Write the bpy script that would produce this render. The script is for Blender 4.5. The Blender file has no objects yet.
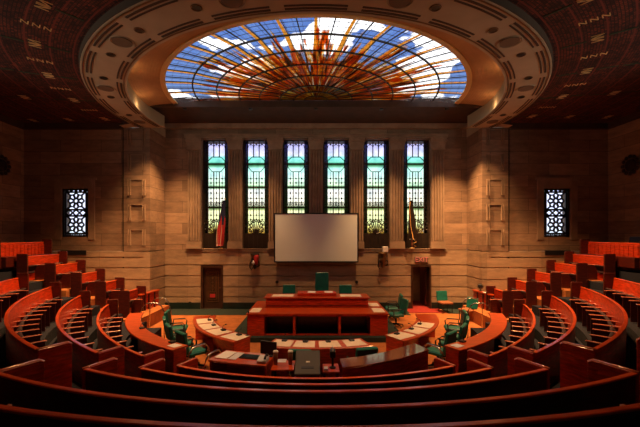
import bpy, bmesh, math, random
from mathutils import Vector, Matrix
random.seed(7)
R = math.radians
scn = bpy.context.scene
COL = scn.collection

# ------------------------------------------------------------------ camera
EYE = 3.38
cam = bpy.data.cameras.new('camera'); cam.sensor_width = 36; cam.lens = 36*350/640
cam.shift_x = 4/640; cam.shift_y = 21.5/640; cam.clip_start = 0.05; cam.clip_end = 500
cam_o = bpy.data.objects.new('camera', cam); COL.objects.link(cam_o)
cam_o.location = (0, 0, EYE); cam_o.rotation_euler = (R(90), 0, 0)
scn.camera = cam_o
scn.view_settings.view_transform = 'Standard'; scn.view_settings.look = 'None'
scn.view_settings.gamma = 1; scn.view_settings.use_curve_mapping = False
scn.view_settings.exposure = 1.3

# ------------------------------------------------------------------ world sky
w = bpy.data.worlds.new('sky'); scn.world = w; w.use_nodes = True
nt = w.node_tree; nt.nodes.clear()
def N(nt, t, **k):
    n = nt.nodes.new(t)
    for a, b in k.items(): setattr(n, a, b)
    return n
def ramp(nt, stops, interp='LINEAR'):
    n = nt.nodes.new('ShaderNodeValToRGB'); cr = n.color_ramp; cr.interpolation = interp
    while len(cr.elements) > 1: cr.elements.remove(cr.elements[-1])
    cr.elements[0].position = stops[0][0]; cr.elements[0].color = (*stops[0][1], 1)
    for p, c in stops[1:]:
        e = cr.elements.new(p); e.color = (*c, 1)
    return n
tc = N(nt, 'ShaderNodeTexCoord'); sp = N(nt, 'ShaderNodeSeparateXYZ'); nt.links.new(tc.outputs['Generated'], sp.inputs[0])
base = ramp(nt, [(0.0, (0.35,.5,.28)), (0.49, (0.8,.9,.65)), (0.52, (1.0,1.0,.98)), (.60, (.92,1.0,1.0)), (.655, (.80,.86,1.0)), (.672, (.10,.17,.36)), (.74, (.065,.125,.34)), (.85, (.05,.10,.30))])
mr = N(nt, 'ShaderNodeMapRange'); mr.inputs[1].default_value = -1; mr.inputs[2].default_value = 1
nt.links.new(sp.outputs[2], mr.inputs[0]); nt.links.new(mr.outputs[0], base.inputs[0])
mp = N(nt, 'ShaderNodeMapping'); mp.inputs['Scale'].default_value = (2.6, 2.0, 5.0); mp.inputs['Location'].default_value = (.35, .2, .3)
nt.links.new(tc.outputs['Generated'], mp.inputs[0])
no = N(nt, 'ShaderNodeTexNoise'); no.inputs['Scale'].default_value = 2.2; no.inputs['Detail'].default_value = 3
nt.links.new(mp.outputs[0], no.inputs[0])
cl = ramp(nt, [(0.535, (0,0,0)), (0.55, (1,1,1))]); nt.links.new(no.outputs[0], cl.inputs[0])
mx = N(nt, 'ShaderNodeMixRGB'); nt.links.new(cl.outputs[0], mx.inputs[0]); nt.links.new(base.outputs[0], mx.inputs[1]); mx.inputs[2].default_value = (1.0, 1.0, 1.03, 1)
bg = N(nt, 'ShaderNodeBackground'); bg.inputs[1].default_value = .95; nt.links.new(mx.outputs[0], bg.inputs[0])
wo = N(nt, 'ShaderNodeOutputWorld'); nt.links.new(bg.outputs[0], wo.inputs[0])

# ------------------------------------------------------------------ lamps of the chamber (values; built with their fittings below)
WARM = (1.0, 0.52, 0.21)
RCX, RCY, RIN, ROUT, RZ = 0.0, 13.4, 6.4, 7.5, 7.84        # ceiling ring
SKYZ, SKYR = 8.43, 5.36
def spot(loc, aim, power, size=80, blend=.6, color=WARM, radius=.05):
    l = bpy.data.lights.new('lamp_light', 'SPOT'); l.energy = power; l.spot_size = R(size); l.spot_blend = blend
    l.color = color; l.shadow_soft_size = radius
    o = bpy.data.objects.new('lamp_light', l); COL.objects.link(o); o.location = loc
    d = Vector(aim) - Vector(loc); o.rotation_euler = d.to_track_quat('-Z', 'Y').to_euler()
    return o
SPOT_POWER = {6.9: 50, 19.7: 65, 33.6: 130, 46.8: 420, 60: 700, 72.4: 950, 86.6: 260}    # watts of the downlight at that angle round the ring
COVE_POWER = 1.0

# ------------------------------------------------------------------ materials
MATS = {}
def mat(name, col, rough=.5, metal=0, var=0, vscale=3, bump=0, bscale=20, stretch=(1,1,1), col2=None, spec=.5, coat=0):
    m = bpy.data.materials.new(name); m.use_nodes = True; t = m.node_tree; b = t.nodes['Principled BSDF']
    b.inputs['Base Color'].default_value = (*col, 1); b.inputs['Roughness'].default_value = rough
    b.inputs['Metallic'].default_value = metal; b.inputs['Specular IOR Level'].default_value = spec
    b.inputs['Coat Weight'].default_value = coat; b.inputs['Coat Roughness'].default_value = .2 if name == 'polished_rail' else .08; b.inputs['Coat IOR'].default_value = 1.7 if coat > .6 else 1.5
    tc = N(t, 'ShaderNodeTexCoord'); mp = N(t, 'ShaderNodeMapping'); mp.inputs['Scale'].default_value = stretch
    t.links.new(tc.outputs['Object'], mp.inputs[0])
    if var or col2:
        n = N(t, 'ShaderNodeTexNoise'); n.inputs['Scale'].default_value = vscale; n.inputs['Detail'].default_value = 6
        t.links.new(mp.outputs[0], n.inputs[0])
        c2 = col2 or tuple(max(0, c*(1-var)) for c in col)
        r = ramp(t, [(.35, c2), (.65, col)]); t.links.new(n.outputs[0], r.inputs[0]); t.links.new(r.outputs[0], b.inputs['Base Color'])
    if bump:
        n2 = N(t, 'ShaderNodeTexNoise'); n2.inputs['Scale'].default_value = bscale; n2.inputs['Detail'].default_value = 4
        t.links.new(mp.outputs[0], n2.inputs[0])
        bp = N(t, 'ShaderNodeBump'); bp.inputs['Strength'].default_value = bump; bp.inputs['Distance'].default_value = .02
        t.links.new(n2.outputs[0], bp.inputs['Height']); t.links.new(bp.outputs[0], b.inputs['Normal'])
    MATS[name] = m
    return m
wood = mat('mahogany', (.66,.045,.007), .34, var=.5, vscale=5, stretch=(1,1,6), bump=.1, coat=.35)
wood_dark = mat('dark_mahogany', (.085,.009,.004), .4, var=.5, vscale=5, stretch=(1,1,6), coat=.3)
wood_rail = mat('polished_rail', (.85,.10,.018), .28, var=.3, vscale=4, coat=1)
wood_arm = mat('worn_armrest_wood', (.62,.20,.12), .25, coat=1)  # paler than the other woods, strongly coated
wood_orange = mat('desk_mahogany', (.60,.07,.010), .3, var=.35, vscale=4, stretch=(1,6,6), coat=.4)
seat_m = mat('dark_leather', (.03,.008,.008), .85, bump=.2, bscale=40)
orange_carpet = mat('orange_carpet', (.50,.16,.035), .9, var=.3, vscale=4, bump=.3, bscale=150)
shaded_carpet = mat('slate_carpet', (.008,.009,.018), .95, var=.3, vscale=12, bump=.3, bscale=150)  # dimness of the tier floors is put into this near-black colour
green_carpet = mat('green_carpet', (.022,.04,.028), .95, var=.4, vscale=6, bump=.3, bscale=150)
red_carpet = mat('red_carpet', (.38,.025,.015), .9, var=.3, vscale=8)
green_leather = mat('green_leather', (.010,.17,.13), .38, var=.3, vscale=8, bump=.15, bscale=60)
dark_green = mat('dark_green_leather', (.01,.06,.055), .4, var=.3, vscale=8)
tan_fabric = mat('tan_seat_fabric', (.40,.14,.05), .8, var=.3)
black = mat('black_plastic', (.012,.012,.013), .4)
blackm = mat('black_metal', (.015,.015,.015), .35, metal=.6)
chrome = mat('brushed_metal', (.75,.68,.6), .25, metal=1)
bronze = mat('dark_bronze', (.035,.022,.014), .45, metal=.3, var=.4)
bronze_lt = mat('bronze', (.22,.12,.05), .4, metal=.6, var=.4)
gold = mat('gilt', (.75,.52,.22), .5, metal=.1)
plaster = mat('ring_plaster', (.46,.385,.25), .8, var=.12, vscale=2, bump=.05, bscale=60)
recess_shade_m = mat('ring_groove_paint', (.07,.04,.022), .8)  # flat dark colour for the shade in the ring's recesses
cove_m = mat('cove_plaster', (.46,.26,.12), .8, var=.15)
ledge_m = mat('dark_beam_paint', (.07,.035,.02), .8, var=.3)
blotter = mat('tan_desk_pad', (.90,.76,.58), .6, var=.12, vscale=3)
paper = mat('white_paper', (.80,.78,.76), .7, var=.05)
paper_blue = mat('pale_paper', (.62,.62,.68), .7, var=.1)
grey_box = mat('grey_lacquer', (.085,.08,.08), .75, var=.15)
screen_m = mat('screen_cloth', (.74,.78,.72), .85, var=.04, vscale=1)
red_cloth = mat('red_cloth', (.45,.02,.02), .8)
white_pl = mat('white_plastic', (.8,.76,.7), .5)
brown_pl = mat('brown_ceramic', (.18,.07,.035), .35)
blue_cloth = mat('navy_cloth', (.01,.015,.06), .8)
cloth_gold = mat('gold_cord', (.8,.42,.12), .5)

def stone(name, c1, c2, mortar, bw, bh, off=(0,0,0), axis='x', msize=.012):
    m = bpy.data.materials.new(name); m.use_nodes = True; t = m.node_tree; b = t.nodes['Principled BSDF']
    tc = N(t, 'ShaderNodeTexCoord'); s = N(t, 'ShaderNodeSeparateXYZ'); t.links.new(tc.outputs['Object'], s.inputs[0])
    c = N(t, 'ShaderNodeCombineXYZ')
    a = N(t, 'ShaderNodeMath', operation='ADD'); t.links.new(s.outputs[0], a.inputs[0]); t.links.new(s.outputs[1], a.inputs[1])
    t.links.new(a.outputs[0], c.inputs[0]); t.links.new(s.outputs[2], c.inputs[1])
    mp = N(t, 'ShaderNodeMapping'); mp.inputs['Location'].default_value = off; t.links.new(c.outputs[0], mp.inputs[0])
    br = N(t, 'ShaderNodeTexBrick'); t.links.new(mp.outputs[0], br.inputs[0]); br.inputs['Scale'].default_value = 1
    br.inputs['Brick Width'].default_value = bw; br.inputs['Row Height'].default_value = bh; br.inputs['Mortar Size'].default_value = msize
    br.inputs['Color1'].default_value = (*c1, 1); br.inputs['Color2'].default_value = (*c2, 1); br.inputs['Mortar'].default_value = (*mortar, 1)
    br.inputs['Mortar Smooth'].default_value = .3; br.inputs['Bias'].default_value = 0
    n = N(t, 'ShaderNodeTexNoise'); n.inputs['Scale'].default_value = 1.3; n.inputs['Detail'].default_value = 8; n.inputs['Roughness'].default_value = .7
    mp2 = N(t, 'ShaderNodeMapping'); mp2.inputs['Scale'].default_value = (1, 1, 3.5); t.links.new(tc.outputs['Object'], mp2.inputs[0]); t.links.new(mp2.outputs[0], n.inputs[0])
    r = ramp(t, [(.3, (.55,.55,.55)), (.7, (1.1,1.08,1.05))]); t.links.new(n.outputs[0], r.inputs[0])
    mx = N(t, 'ShaderNodeMixRGB', blend_type='MULTIPLY'); mx.inputs[0].default_value = 1
    t.links.new(br.outputs[0], mx.inputs[1]); t.links.new(r.outputs[0], mx.inputs[2]); t.links.new(mx.outputs[0], b.inputs['Base Color'])
    bp = N(t, 'ShaderNodeBump'); bp.inputs['Strength'].default_value = .5; bp.inputs['Distance'].default_value = .02
    t.links.new(br.outputs[1], bp.inputs['Height']); bp.invert = True; t.links.new(bp.outputs[0], b.inputs['Normal'])
    b.inputs['Roughness'].default_value = .75
    return m
ashlar = stone('ashlar_stone', (.43,.275,.17), (.25,.155,.095), (.15,.10,.065), 1.7, .49, (0.3,.0,0), msize=.010)
course_stone = stone('course_stone', (.46,.31,.19), (.34,.225,.135), (.26,.17,.10), 2.3, 20, (.2,0,0), msize=.006)
stone_plain = mat('carved_stone', (.36,.24,.15), .75, var=.3, vscale=2.5, bump=.1)

# ceiling tile: dark red mosaic in rings round the light
def ceiling_material():
    m = bpy.data.materials.new('mosaic_ceiling'); m.use_nodes = True; t = m.node_tree; b = t.nodes['Principled BSDF']
    tc = N(t, 'ShaderNodeTexCoord'); s = N(t, 'ShaderNodeSeparateXYZ'); t.links.new(tc.outputs['Object'], s.inputs[0])
    dy = N(t, 'ShaderNodeMath', operation='SUBTRACT'); t.links.new(s.outputs[1], dy.inputs[0]); dy.inputs[1].default_value = RCY
    at = N(t, 'ShaderNodeMath', operation='ARCTAN2'); t.links.new(s.outputs[0], at.inputs[0]); t.links.new(dy.outputs[0], at.inputs[1])
    c0 = N(t, 'ShaderNodeCombineXYZ'); t.links.new(s.outputs[0], c0.inputs[0]); t.links.new(dy.outputs[0], c0.inputs[1])
    ln = N(t, 'ShaderNodeVectorMath', operation='LENGTH'); t.links.new(c0.outputs[0], ln.inputs[0])
    sc = N(t, 'ShaderNodeMath', operation='MULTIPLY'); t.links.new(at.outputs[0], sc.inputs[0]); sc.inputs[1].default_value = 8.0
    c = N(t, 'ShaderNodeCombineXYZ'); t.links.new(sc.outputs[0], c.inputs[0]); t.links.new(ln.outputs[1], c.inputs[1])
    br = N(t, 'ShaderNodeTexBrick'); t.links.new(c.outputs[0], br.inputs[0]); br.offset = .5
    br.inputs['Scale'].default_value = 1; br.inputs['Brick Width'].default_value = .07; br.inputs['Row Height'].default_value = .06
    br.inputs['Mortar Size'].default_value = .008
    br.inputs['Color1'].default_value = (.24,.05,.025,1); br.inputs['Color2'].default_value = (.03,.012,.01,1); br.inputs['Mortar'].default_value = (.012,.006,.005,1)
    n = N(t, 'ShaderNodeTexNoise'); n.inputs['Scale'].default_value = 2.2; n.inputs['Detail'].default_value = 5; t.links.new(c.outputs[0], n.inputs[0])
    r = ramp(t, [(.35, (.35,.35,.35)), (.65, (1,1,1))]); t.links.new(n.outputs[0], r.inputs[0])
    mx = N(t, 'ShaderNodeMixRGB', blend_type='MULTIPLY'); mx.inputs[0].default_value = 1
    t.links.new(br.outputs[0], mx.inputs[1]); t.links.new(r.outputs[0], mx.inputs[2])
    # thin bright red rings and spokes
    md = N(t, 'ShaderNodeMath', operation='FRACT'); m1 = N(t, 'ShaderNodeMath', operation='MULTIPLY'); m1.inputs[1].default_value = 2.1
    t.links.new(ln.outputs[1], m1.inputs[0]); t.links.new(m1.outputs[0], md.inputs[0])
    lt = N(t, 'ShaderNodeMath', operation='LESS_THAN'); lt.inputs[1].default_value = .07; t.links.new(md.outputs[0], lt.inputs[0])
    mx2 = N(t, 'ShaderNodeMixRGB'); t.links.new(lt.outputs[0], mx2.inputs[0]); t.links.new(mx.outputs[0], mx2.inputs[1]); mx2.inputs[2].default_value = (.17,.035,.022,1)
    t.links.new(mx2.outputs[0], b.inputs['Base Color']); b.inputs['Roughness'].default_value = .7
    return m
ceil_m = ceiling_material()

def glass_mat(name, build, opal=0):
    """coloured leaded glass: daylight passes straight through, tinted by the pattern"""
    m = bpy.data.materials.new(name); m.use_nodes = True; t = m.node_tree; t.nodes.clear()
    tr = N(t, 'ShaderNodeBsdfTransparent'); gl = N(t, 'ShaderNodeBsdfGlossy'); gl.inputs['Roughness'].default_value = .15
    mx = N(t, 'ShaderNodeMixShader'); mx.inputs[0].default_value = .04
    out = N(t, 'ShaderNodeOutputMaterial')
    t.links.new(tr.outputs[0], mx.inputs[1]); t.links.new(gl.outputs[0], mx.inputs[2]); t.links.new(mx.outputs[0], out.inputs[0])
    c = build(t); c, fac = c if isinstance(c, tuple) else (c, None)
    t.links.new(c, tr.inputs[0])
    if opal:      # opalescent part of the glass scatters daylight
        tl = N(t, 'ShaderNodeBsdfTranslucent'); t.links.new(c, tl.inputs[0]); m2 = N(t, 'ShaderNodeMixShader')
        if fac is None: m2.inputs[0].default_value = opal
        else:
            mu = N(t, 'ShaderNodeMath', operation='MULTIPLY'); mu.inputs[1].default_value = opal; t.links.new(fac, mu.inputs[0]); t.links.new(mu.outputs[0], m2.inputs[0])
        t.links.new(tr.outputs[0], m2.inputs[1]); t.links.new(tl.outputs[0], m2.inputs[2]); t.links.new(m2.outputs[0], mx.inputs[1])
    return m
def win_col(t):
    tc = N(t, 'ShaderNodeTexCoord'); s = N(t, 'ShaderNodeSeparateXYZ'); t.links.new(tc.outputs['Object'], s.inputs[0])
    mr = N(t, 'ShaderNodeMapRange'); mr.inputs[1].default_value = 2.7; mr.inputs[2].default_value = 7.8; t.links.new(s.outputs[2], mr.inputs[0])
    def p(z): return (z-2.7)/5.1
    r = ramp(t, [(0, (.10,.09,.02)), (p(3.45), (.75,.55,.18)), (p(3.95), (.95,1,.7)), (p(4.5), (1,1,.78)), (p(4.66), (.06,.22,.03)), (p(4.78), (1,1,.9)),
                 (p(5.5), (1,1,1)), (p(5.6), (.08,.30,.08)), (p(5.72), (.85,1,.85)), (p(6.2), (.85,1,1)), (p(6.5), (.70,1,.95)), (p(6.68), (.06,.26,.10)),
                 (p(6.80), (.45,.85,.78)), (p(7.02), (.5,.88,.88)), (p(7.1), (.85,.88,1)), (p(7.5), (.75,.74,1)), (1, (.62,.60,.88))])
    t.links.new(mr.outputs[0], r.inputs[0])
    n = N(t, 'ShaderNodeTexNoise'); n.inputs['Scale'].default_value = 2.5; t.links.new(tc.outputs['Object'], n.inputs[0])
    r2 = ramp(t, [(.3, (.75,.8,.85)), (.6, (1,1,1))]); t.links.new(n.outputs[0], r2.inputs[0])
    m = N(t, 'ShaderNodeMixRGB', blend_type='MULTIPLY'); m.inputs[0].default_value = 1; t.links.new(r.outputs[0], m.inputs[1]); t.links.new(r2.outputs[0], m.inputs[2])
    m5 = N(t, 'ShaderNodeMixRGB', blend_type='MULTIPLY'); m5.inputs[0].default_value = 1; t.links.new(m.outputs[0], m5.inputs[1]); m5.inputs[2].default_value = (.86,.84,.80,1)
    return m5.outputs[0]
stained = glass_mat('stained_glass', win_col)
def border_col(t):
    tc = N(t, 'ShaderNodeTexCoord'); s = N(t, 'ShaderNodeSeparateXYZ'); t.links.new(tc.outputs['Object'], s.inputs[0])
    mr = N(t, 'ShaderNodeMapRange'); mr.inputs[1].default_value = 2.7; mr.inputs[2].default_value = 7.8; t.links.new(s.outputs[2], mr.inputs[0])
    r = ramp(t, [(0, (.02,.03,.01)), (.4, (.06,.08,.04)), (.7, (.05,.08,.08)), (1, (.10,.09,.22))]); t.links.new(mr.outputs[0], r.inputs[0])
    return r.outputs[0]
stained_border = glass_mat('stained_border_glass', border_col)
def plain_col(t):
    c = N(t, 'ShaderNodeRGB'); c.outputs[0].default_value = (.72,.74,.85,1); return c.outputs[0]
frosted = glass_mat('pale_glass', plain_col)
def sky_col(t):
    tc = N(t, 'ShaderNodeTexCoord'); s = N(t, 'ShaderNodeSeparateXYZ'); t.links.new(tc.outputs['Object'], s.inputs[0])
    dy = N(t, 'ShaderNodeMath', operation='SUBTRACT'); t.links.new(s.outputs[1], dy.inputs[0]); dy.inputs[1].default_value = RCY
    at = N(t, 'ShaderNodeMath', operation='ARCTAN2'); t.links.new(s.outputs[0], at.inputs[0]); t.links.new(dy.outputs[0], at.inputs[1])
    c0 = N(t, 'ShaderNodeCombineXYZ'); t.links.new(s.outputs[0], c0.inputs[0]); t.links.new(dy.outputs[0], c0.inputs[1])
    ln = N(t, 'ShaderNodeVectorMath', operation='LENGTH'); t.links.new(c0.outputs[0], ln.inputs[0])
    sa = N(t, 'ShaderNodeMath', operation='MULTIPLY'); sa.inputs[1].default_value = 10; t.links.new(at.outputs[0], sa.inputs[0])
    c = N(t, 'ShaderNodeCombineXYZ'); t.links.new(sa.outputs[0], c.inputs[0])
    s2 = N(t, 'ShaderNodeMath', operation='MULTIPLY'); s2.inputs[1].default_value = .35; t.links.new(ln.outputs[1], s2.inputs[0]); t.links.new(s2.outputs[0], c.inputs[1])
    n = N(t, 'ShaderNodeTexNoise'); n.inputs['Scale'].default_value = 1.6; n.inputs['Detail'].default_value = 3; t.links.new(c.outputs[0], n.inputs[0])
    # amber amount: all amber in the middle, streaks of amber further out
    mr = N(t, 'ShaderNodeMapRange'); mr.inputs[1].default_value = 1.3; mr.inputs[2].default_value = 4.9; mr.inputs[3].default_value = .30; mr.inputs[4].default_value = -.16
    t.links.new(ln.outputs[1], mr.inputs[0])
    ad = N(t, 'ShaderNodeMath', operation='ADD'); t.links.new(mr.outputs[0], ad.inputs[0]); t.links.new(n.outputs[0], ad.inputs[1])
    a = ramp(t, [(.47, (0,0,0)), (.53, (1,1,1))]); t.links.new(ad.outputs[0], a.inputs[0])
    n2 = N(t, 'ShaderNodeTexNoise'); n2.inputs['Scale'].default_value = 3.1; n2.inputs['Detail'].default_value = 4; t.links.new(c.outputs[0], n2.inputs[0])
    amb = ramp(t, [(.36, (.08,.03,.01)), (.44, (.38,.13,.02)), (.50, (.80,.20,.02)), (.54, (.70,.32,.04)), (.60, (.95,.60,.16)), (.66, (1,.95,.8))]); t.links.new(n2.outputs[0], amb.inputs[0])
    m = N(t, 'ShaderNodeMixRGB'); t.links.new(a.outputs[0], m.inputs[0]); m.inputs[1].default_value = (.95,.95,.95,1); t.links.new(amb.outputs[0], m.inputs[2])
    # centre rosette is darker olive glass
    rc = ramp(t, [(.0, (.30,.30,.14)), (.26, (.40,.38,.18)), (.275, (.62,.55,.5)), (.5,(.8,.75,.7)), (.8,(1,1,1))], 'LINEAR')
    m3 = N(t, 'ShaderNodeMath', operation='MULTIPLY'); m3.inputs[1].default_value = .2; t.links.new(ln.outputs[1], m3.inputs[0]); t.links.new(m3.outputs[0], rc.inputs[0])
    mm = N(t, 'ShaderNodeMixRGB', blend_type='MULTIPLY'); mm.inputs[0].default_value = 1; t.links.new(m.outputs[0], mm.inputs[1]); t.links.new(rc.outputs[0], mm.inputs[2])
    return mm.outputs[0], a.outputs[0]
sun_glass = glass_mat('sunburst_glass', sky_col, .5)
amber_glass = glass_mat('amber_bar_glass', lambda t: (lambda c: (setattr(c.outputs[0], 'default_value', (.95,.55,.14,1)), c.outputs[0])[1])(N(t, 'ShaderNodeRGB')), .8)

# ------------------------------------------------------------------ mesh helpers
class MB:
    def __init__(s): s.v = []; s.f = []
    def add(s, vs, fs):
        n = len(s.v); s.v += [Vector(p) for p in vs]; s.f += [tuple(i+n for i in f) for f in fs]; return s
    def box(s, x0, x1, y0, y1, z0, z1, M=None):
        vs = [Vector(p) for p in ((x0,y0,z0),(x1,y0,z0),(x1,y1,z0),(x0,y1,z0),(x0,y0,z1),(x1,y0,z1),(x1,y1,z1),(x0,y1,z1))]
        if M: vs = [M @ p for p in vs]
        return s.add(vs, [(0,3,2,1),(4,5,6,7),(0,1,5,4),(1,2,6,5),(2,3,7,6),(3,0,4,7)])
    def prism(s, poly, axis, a, b, M=None):
        """poly of 2D points extruded along axis from a to b"""
        def P(u, v, t): return {'x': (t,u,v), 'y': (u,t,v), 'z': (u,v,t)}[axis]
        n = len(poly); vs = [Vector(P(u,v,a)) for u,v in poly] + [Vector(P(u,v,b)) for u,v in poly]
        if M: vs = [M @ p for p in vs]
        return s.add(vs, [tuple(range(n))[::-1], tuple(range(n,2*n))] + [(i,(i+1)%n,n+(i+1)%n,n+i) for i in range(n)])
    def tube(s, pts, r, n=8, closed=False):
        pts = [Vector(p) for p in pts]; m = len(pts); rings = []
        for i, p in enumerate(pts):
            if closed: d = pts[(i+1)%m] - pts[i-1]
            else: d = pts[min(i+1,m-1)] - pts[max(i-1,0)]
            d.normalize(); up = Vector((0,0,1)) if abs(d.z) < .95 else Vector((0,1,0))
            a = d.cross(up).normalized(); b = d.cross(a).normalized()
            rr = r[i] if isinstance(r, (list,tuple)) else r
            rings.append([p + a*math.cos(2*math.pi*k/n)*rr + b*math.sin(2*math.pi*k/n)*rr for k in range(n)])
        vs = [q for g in rings for q in g]; fs = []
        for i in range(m if closed else m-1):
            j = (i+1) % m
            fs += [(i*n+k, i*n+(k+1)%n, j*n+(k+1)%n, j*n+k) for k in range(n)]
        if not closed: fs += [tuple(range(n))[::-1], tuple(range((m-1)*n, m*n))]
        return s.add(vs, fs)
    def lathe(s, prof, loc=(0,0,0), n=20, M=None):
        vs = []; fs = []
        for r_, z in prof:
            for k in range(n):
                a = 2*math.pi*k/n; p = Vector((math.cos(a)*r_, math.sin(a)*r_, z))
                if M: p = M @ p
                vs.append(p + Vector(loc))
        for i in range(len(prof)-1):
            fs += [(i*n+k, i*n+(k+1)%n, (i+1)*n+(k+1)%n, (i+1)*n+k) for k in range(n)]
        fs += [tuple(range(n))[::-1], tuple(range((len(prof)-1)*n, len(prof)*n))]
        return s.add(vs, fs)
    def arc(s, prof, p0, p1, cx=0, cy=12.0, n=None, dr=None):
        """closed (radius, z) profile swept about a vertical axis; angle 0 faces the camera, positive is left"""
        n = n or max(2, int(abs(p1-p0)/2.0)); m = len(prof); vs = []
        for i in range(n+1):
            a = R(p0 + (p1-p0)*i/n)
            d_ = dr(math.degrees(a)) if dr else 0
            vs += [Vector((cx - (r_+d_)*math.sin(a), cy - (r_+d_)*math.cos(a), z)) for r_, z in prof]
        fs = []
        for i in range(n): fs += [(i*m+k, i*m+(k+1)%m, (i+1)*m+(k+1)%m, (i+1)*m+k) for k in range(m)]
        fs += [tuple(range(m))[::-1], tuple(range(n*m, (n+1)*m))]
        return s.add(vs, fs)
    def abox(s, r0, r1, z0, z1, p0, p1, **k): return s.arc([(r0,z0),(r1,z0),(r1,z1),(r0,z1)], p0, p1, **k)
    def build(s, name, m, parent=None, bevel=0, smooth=False):
        off = Vector(parent.location) if parent is not None and parent.type == 'EMPTY' else Vector()
        if parent is not None and parent.parent is not None: off += Vector(parent.parent.location)
        me = bpy.data.meshes.new(name); bm = bmesh.new()
        vs = [bm.verts.new(p - off) for p in s.v]
        for f in s.f:
            try: bm.faces.new([vs[i] for i in f])
            except ValueError: pass
        bmesh.ops.recalc_face_normals(bm, faces=bm.faces)
        if bevel: bmesh.ops.bevel(bm, geom=list(bm.edges), offset=bevel, segments=1, affect='EDGES', clamp_overlap=True)
        if smooth:
            for f in bm.faces: f.smooth = True
        bm.to_mesh(me); bm.free(); me.materials.append(m)
        o = bpy.data.objects.new(name, me); COL.objects.link(o)
        if parent is not None: o.parent = parent
        return o
def thing(name, label, cat, loc=(0,0,0), rz=0, group=None):
    o = bpy.data.objects.new(name, None); COL.objects.link(o); o.empty_display_size = .1
    o.location = loc; o.rotation_euler = (0,0,rz); o['label'] = label; o['category'] = cat
    if group: o['group'] = group
    return o
def tag(o, label, cat, group=None):
    o['label'] = label; o['category'] = cat
    if group: o['group'] = group
    return o
def lab(o, t): o['label'] = t; return o
def struct(o): o['kind'] = 'structure'; return o
def copy_tree(o, parent=None):
    c = o.copy(); COL.objects.link(c)
    if parent is not None: c.parent = parent
    for ch in list(o.children): copy_tree(ch, c)
    return c
class Local:
    """temporary builder: parts in local coordinates of an empty (rotation allowed)"""
def lbuild(mb, name, m, parent, **k):
    loc = parent.location.copy(); o = mb.build(name, m, None, **k); o.parent = parent; return o
def pol(r, phi, z=0, cy=12.0): return Vector((-r*math.sin(R(phi)), cy - r*math.cos(R(phi)), z))
def px(x, y, z=None, Y=None):
    """photo pixel to place: on the level z, or at the depth Y"""
    u = (x-316)/350; v = (235-y)/350
    if z is not None: Y = (z-EYE)/v
    return Vector((u*Y, Y, EYE + v*Y))

# ================================================================== SETTING
# floor of the pit
struct(MB().box(-12.2, 12.2, -2.5, 16.0, -.2, 0).build('floor', orange_carpet))
struct(MB().box(-6.9, 4.0, 14.75, 15.985, .0, .012).box(5.7, 6.9, 15.0, 15.985, .0, .012).box(4.0, 5.35, 15.2, 15.6, 0, .012).build('trim_7', green_carpet))
struct(MB().box(4.05, 5.6, 15.15, 17.9, .013, .022).build('trim_8', red_carpet))
struct(MB().box(-2.75, 2.8, 11.0, 14.6, .001, .15).build('trim_9', green_carpet))
struct(MB().box(-1.9, 1.95, 12.95, 14.4, .15, .42).build('trim_10', green_carpet))

# tiers -------------------------------------------------------------
CEN = [(6.05,.94),(6.9,1.20),(7.8,1.50),(8.8,1.80),(9.7,2.10)]
SID = [(6.37,1.24),(7.16,1.53),(7.97,1.82),(8.85,2.11)]
END = [(6.92,1.32),(7.75,1.65),(8.5,1.98),(9.25,2.32),(9.95,2.65)]
BH = .85
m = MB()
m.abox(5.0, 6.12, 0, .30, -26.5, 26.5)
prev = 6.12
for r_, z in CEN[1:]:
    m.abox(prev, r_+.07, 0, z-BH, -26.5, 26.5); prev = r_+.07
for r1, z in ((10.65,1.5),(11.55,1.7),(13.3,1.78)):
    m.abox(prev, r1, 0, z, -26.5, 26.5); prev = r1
struct(m.build('trim_11', shaded_carpet))
k = 12
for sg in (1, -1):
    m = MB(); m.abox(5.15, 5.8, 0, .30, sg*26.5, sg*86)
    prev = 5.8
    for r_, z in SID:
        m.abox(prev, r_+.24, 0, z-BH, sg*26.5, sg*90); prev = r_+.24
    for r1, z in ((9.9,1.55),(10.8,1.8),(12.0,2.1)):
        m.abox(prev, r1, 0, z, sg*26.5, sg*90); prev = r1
    struct(m.build('trim_%d' % k, shaded_carpet)); k += 1
    # steps of the cross aisle and the end blocks, in the same orange as the pit floor
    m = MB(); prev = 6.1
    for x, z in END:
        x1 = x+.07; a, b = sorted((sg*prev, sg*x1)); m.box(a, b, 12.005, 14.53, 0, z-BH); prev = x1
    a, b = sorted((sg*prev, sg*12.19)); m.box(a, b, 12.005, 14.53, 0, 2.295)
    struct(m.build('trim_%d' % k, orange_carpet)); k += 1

# front wall ----------------------------------------------------------
JZ = [0, .54, 1.0, 1.51, 2.01, 2.70]
def coursed(m, x0, x1, y0, y1, holes=(), z_list=JZ, axis='x', g=.024):
    """stone courses with open V joints; holes = (a, b, ztop)"""
    for i in range(len(z_list)-1):
        za, zb = z_list[i] + (g if i else 0), z_list[i+1] - g
        cuts = sorted([(a, b) for a, b, zt in holes if zt > za + .05]); p = x0
        for a, b in cuts + [(x1, x1)]:
            if a - p > .01:
                if axis == 'x': m.box(p, a, y0, y1, za, zb)
                else: m.box(y0, y1, p, a, za, zb)
            p = b
    return m
DL = (-5.26, -4.25, 1.99); DR = (4.34, 5.26, 2.0)
m = MB(); coursed(m, -7.3, 7.3, 16.0, 16.3, (DL, DR)); struct(m.build('wall_front', course_stone, bevel=.006))
m = MB()
for a, b in ((-7.3, DL[0]), (DL[1], DR[0]), (DR[1], 7.3)): m.box(a, b, 16.05, 16.4, 0, 2.7)
m.box(DL[0], DL[1], 16.25, 16.4, 0, 2.01)
m.box(DL[0], DL[1], 16.05, 16.4, 2.01, 2.7).box(DR[0], DR[1], 16.05, 16.4, 2.01, 2.7)
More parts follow.
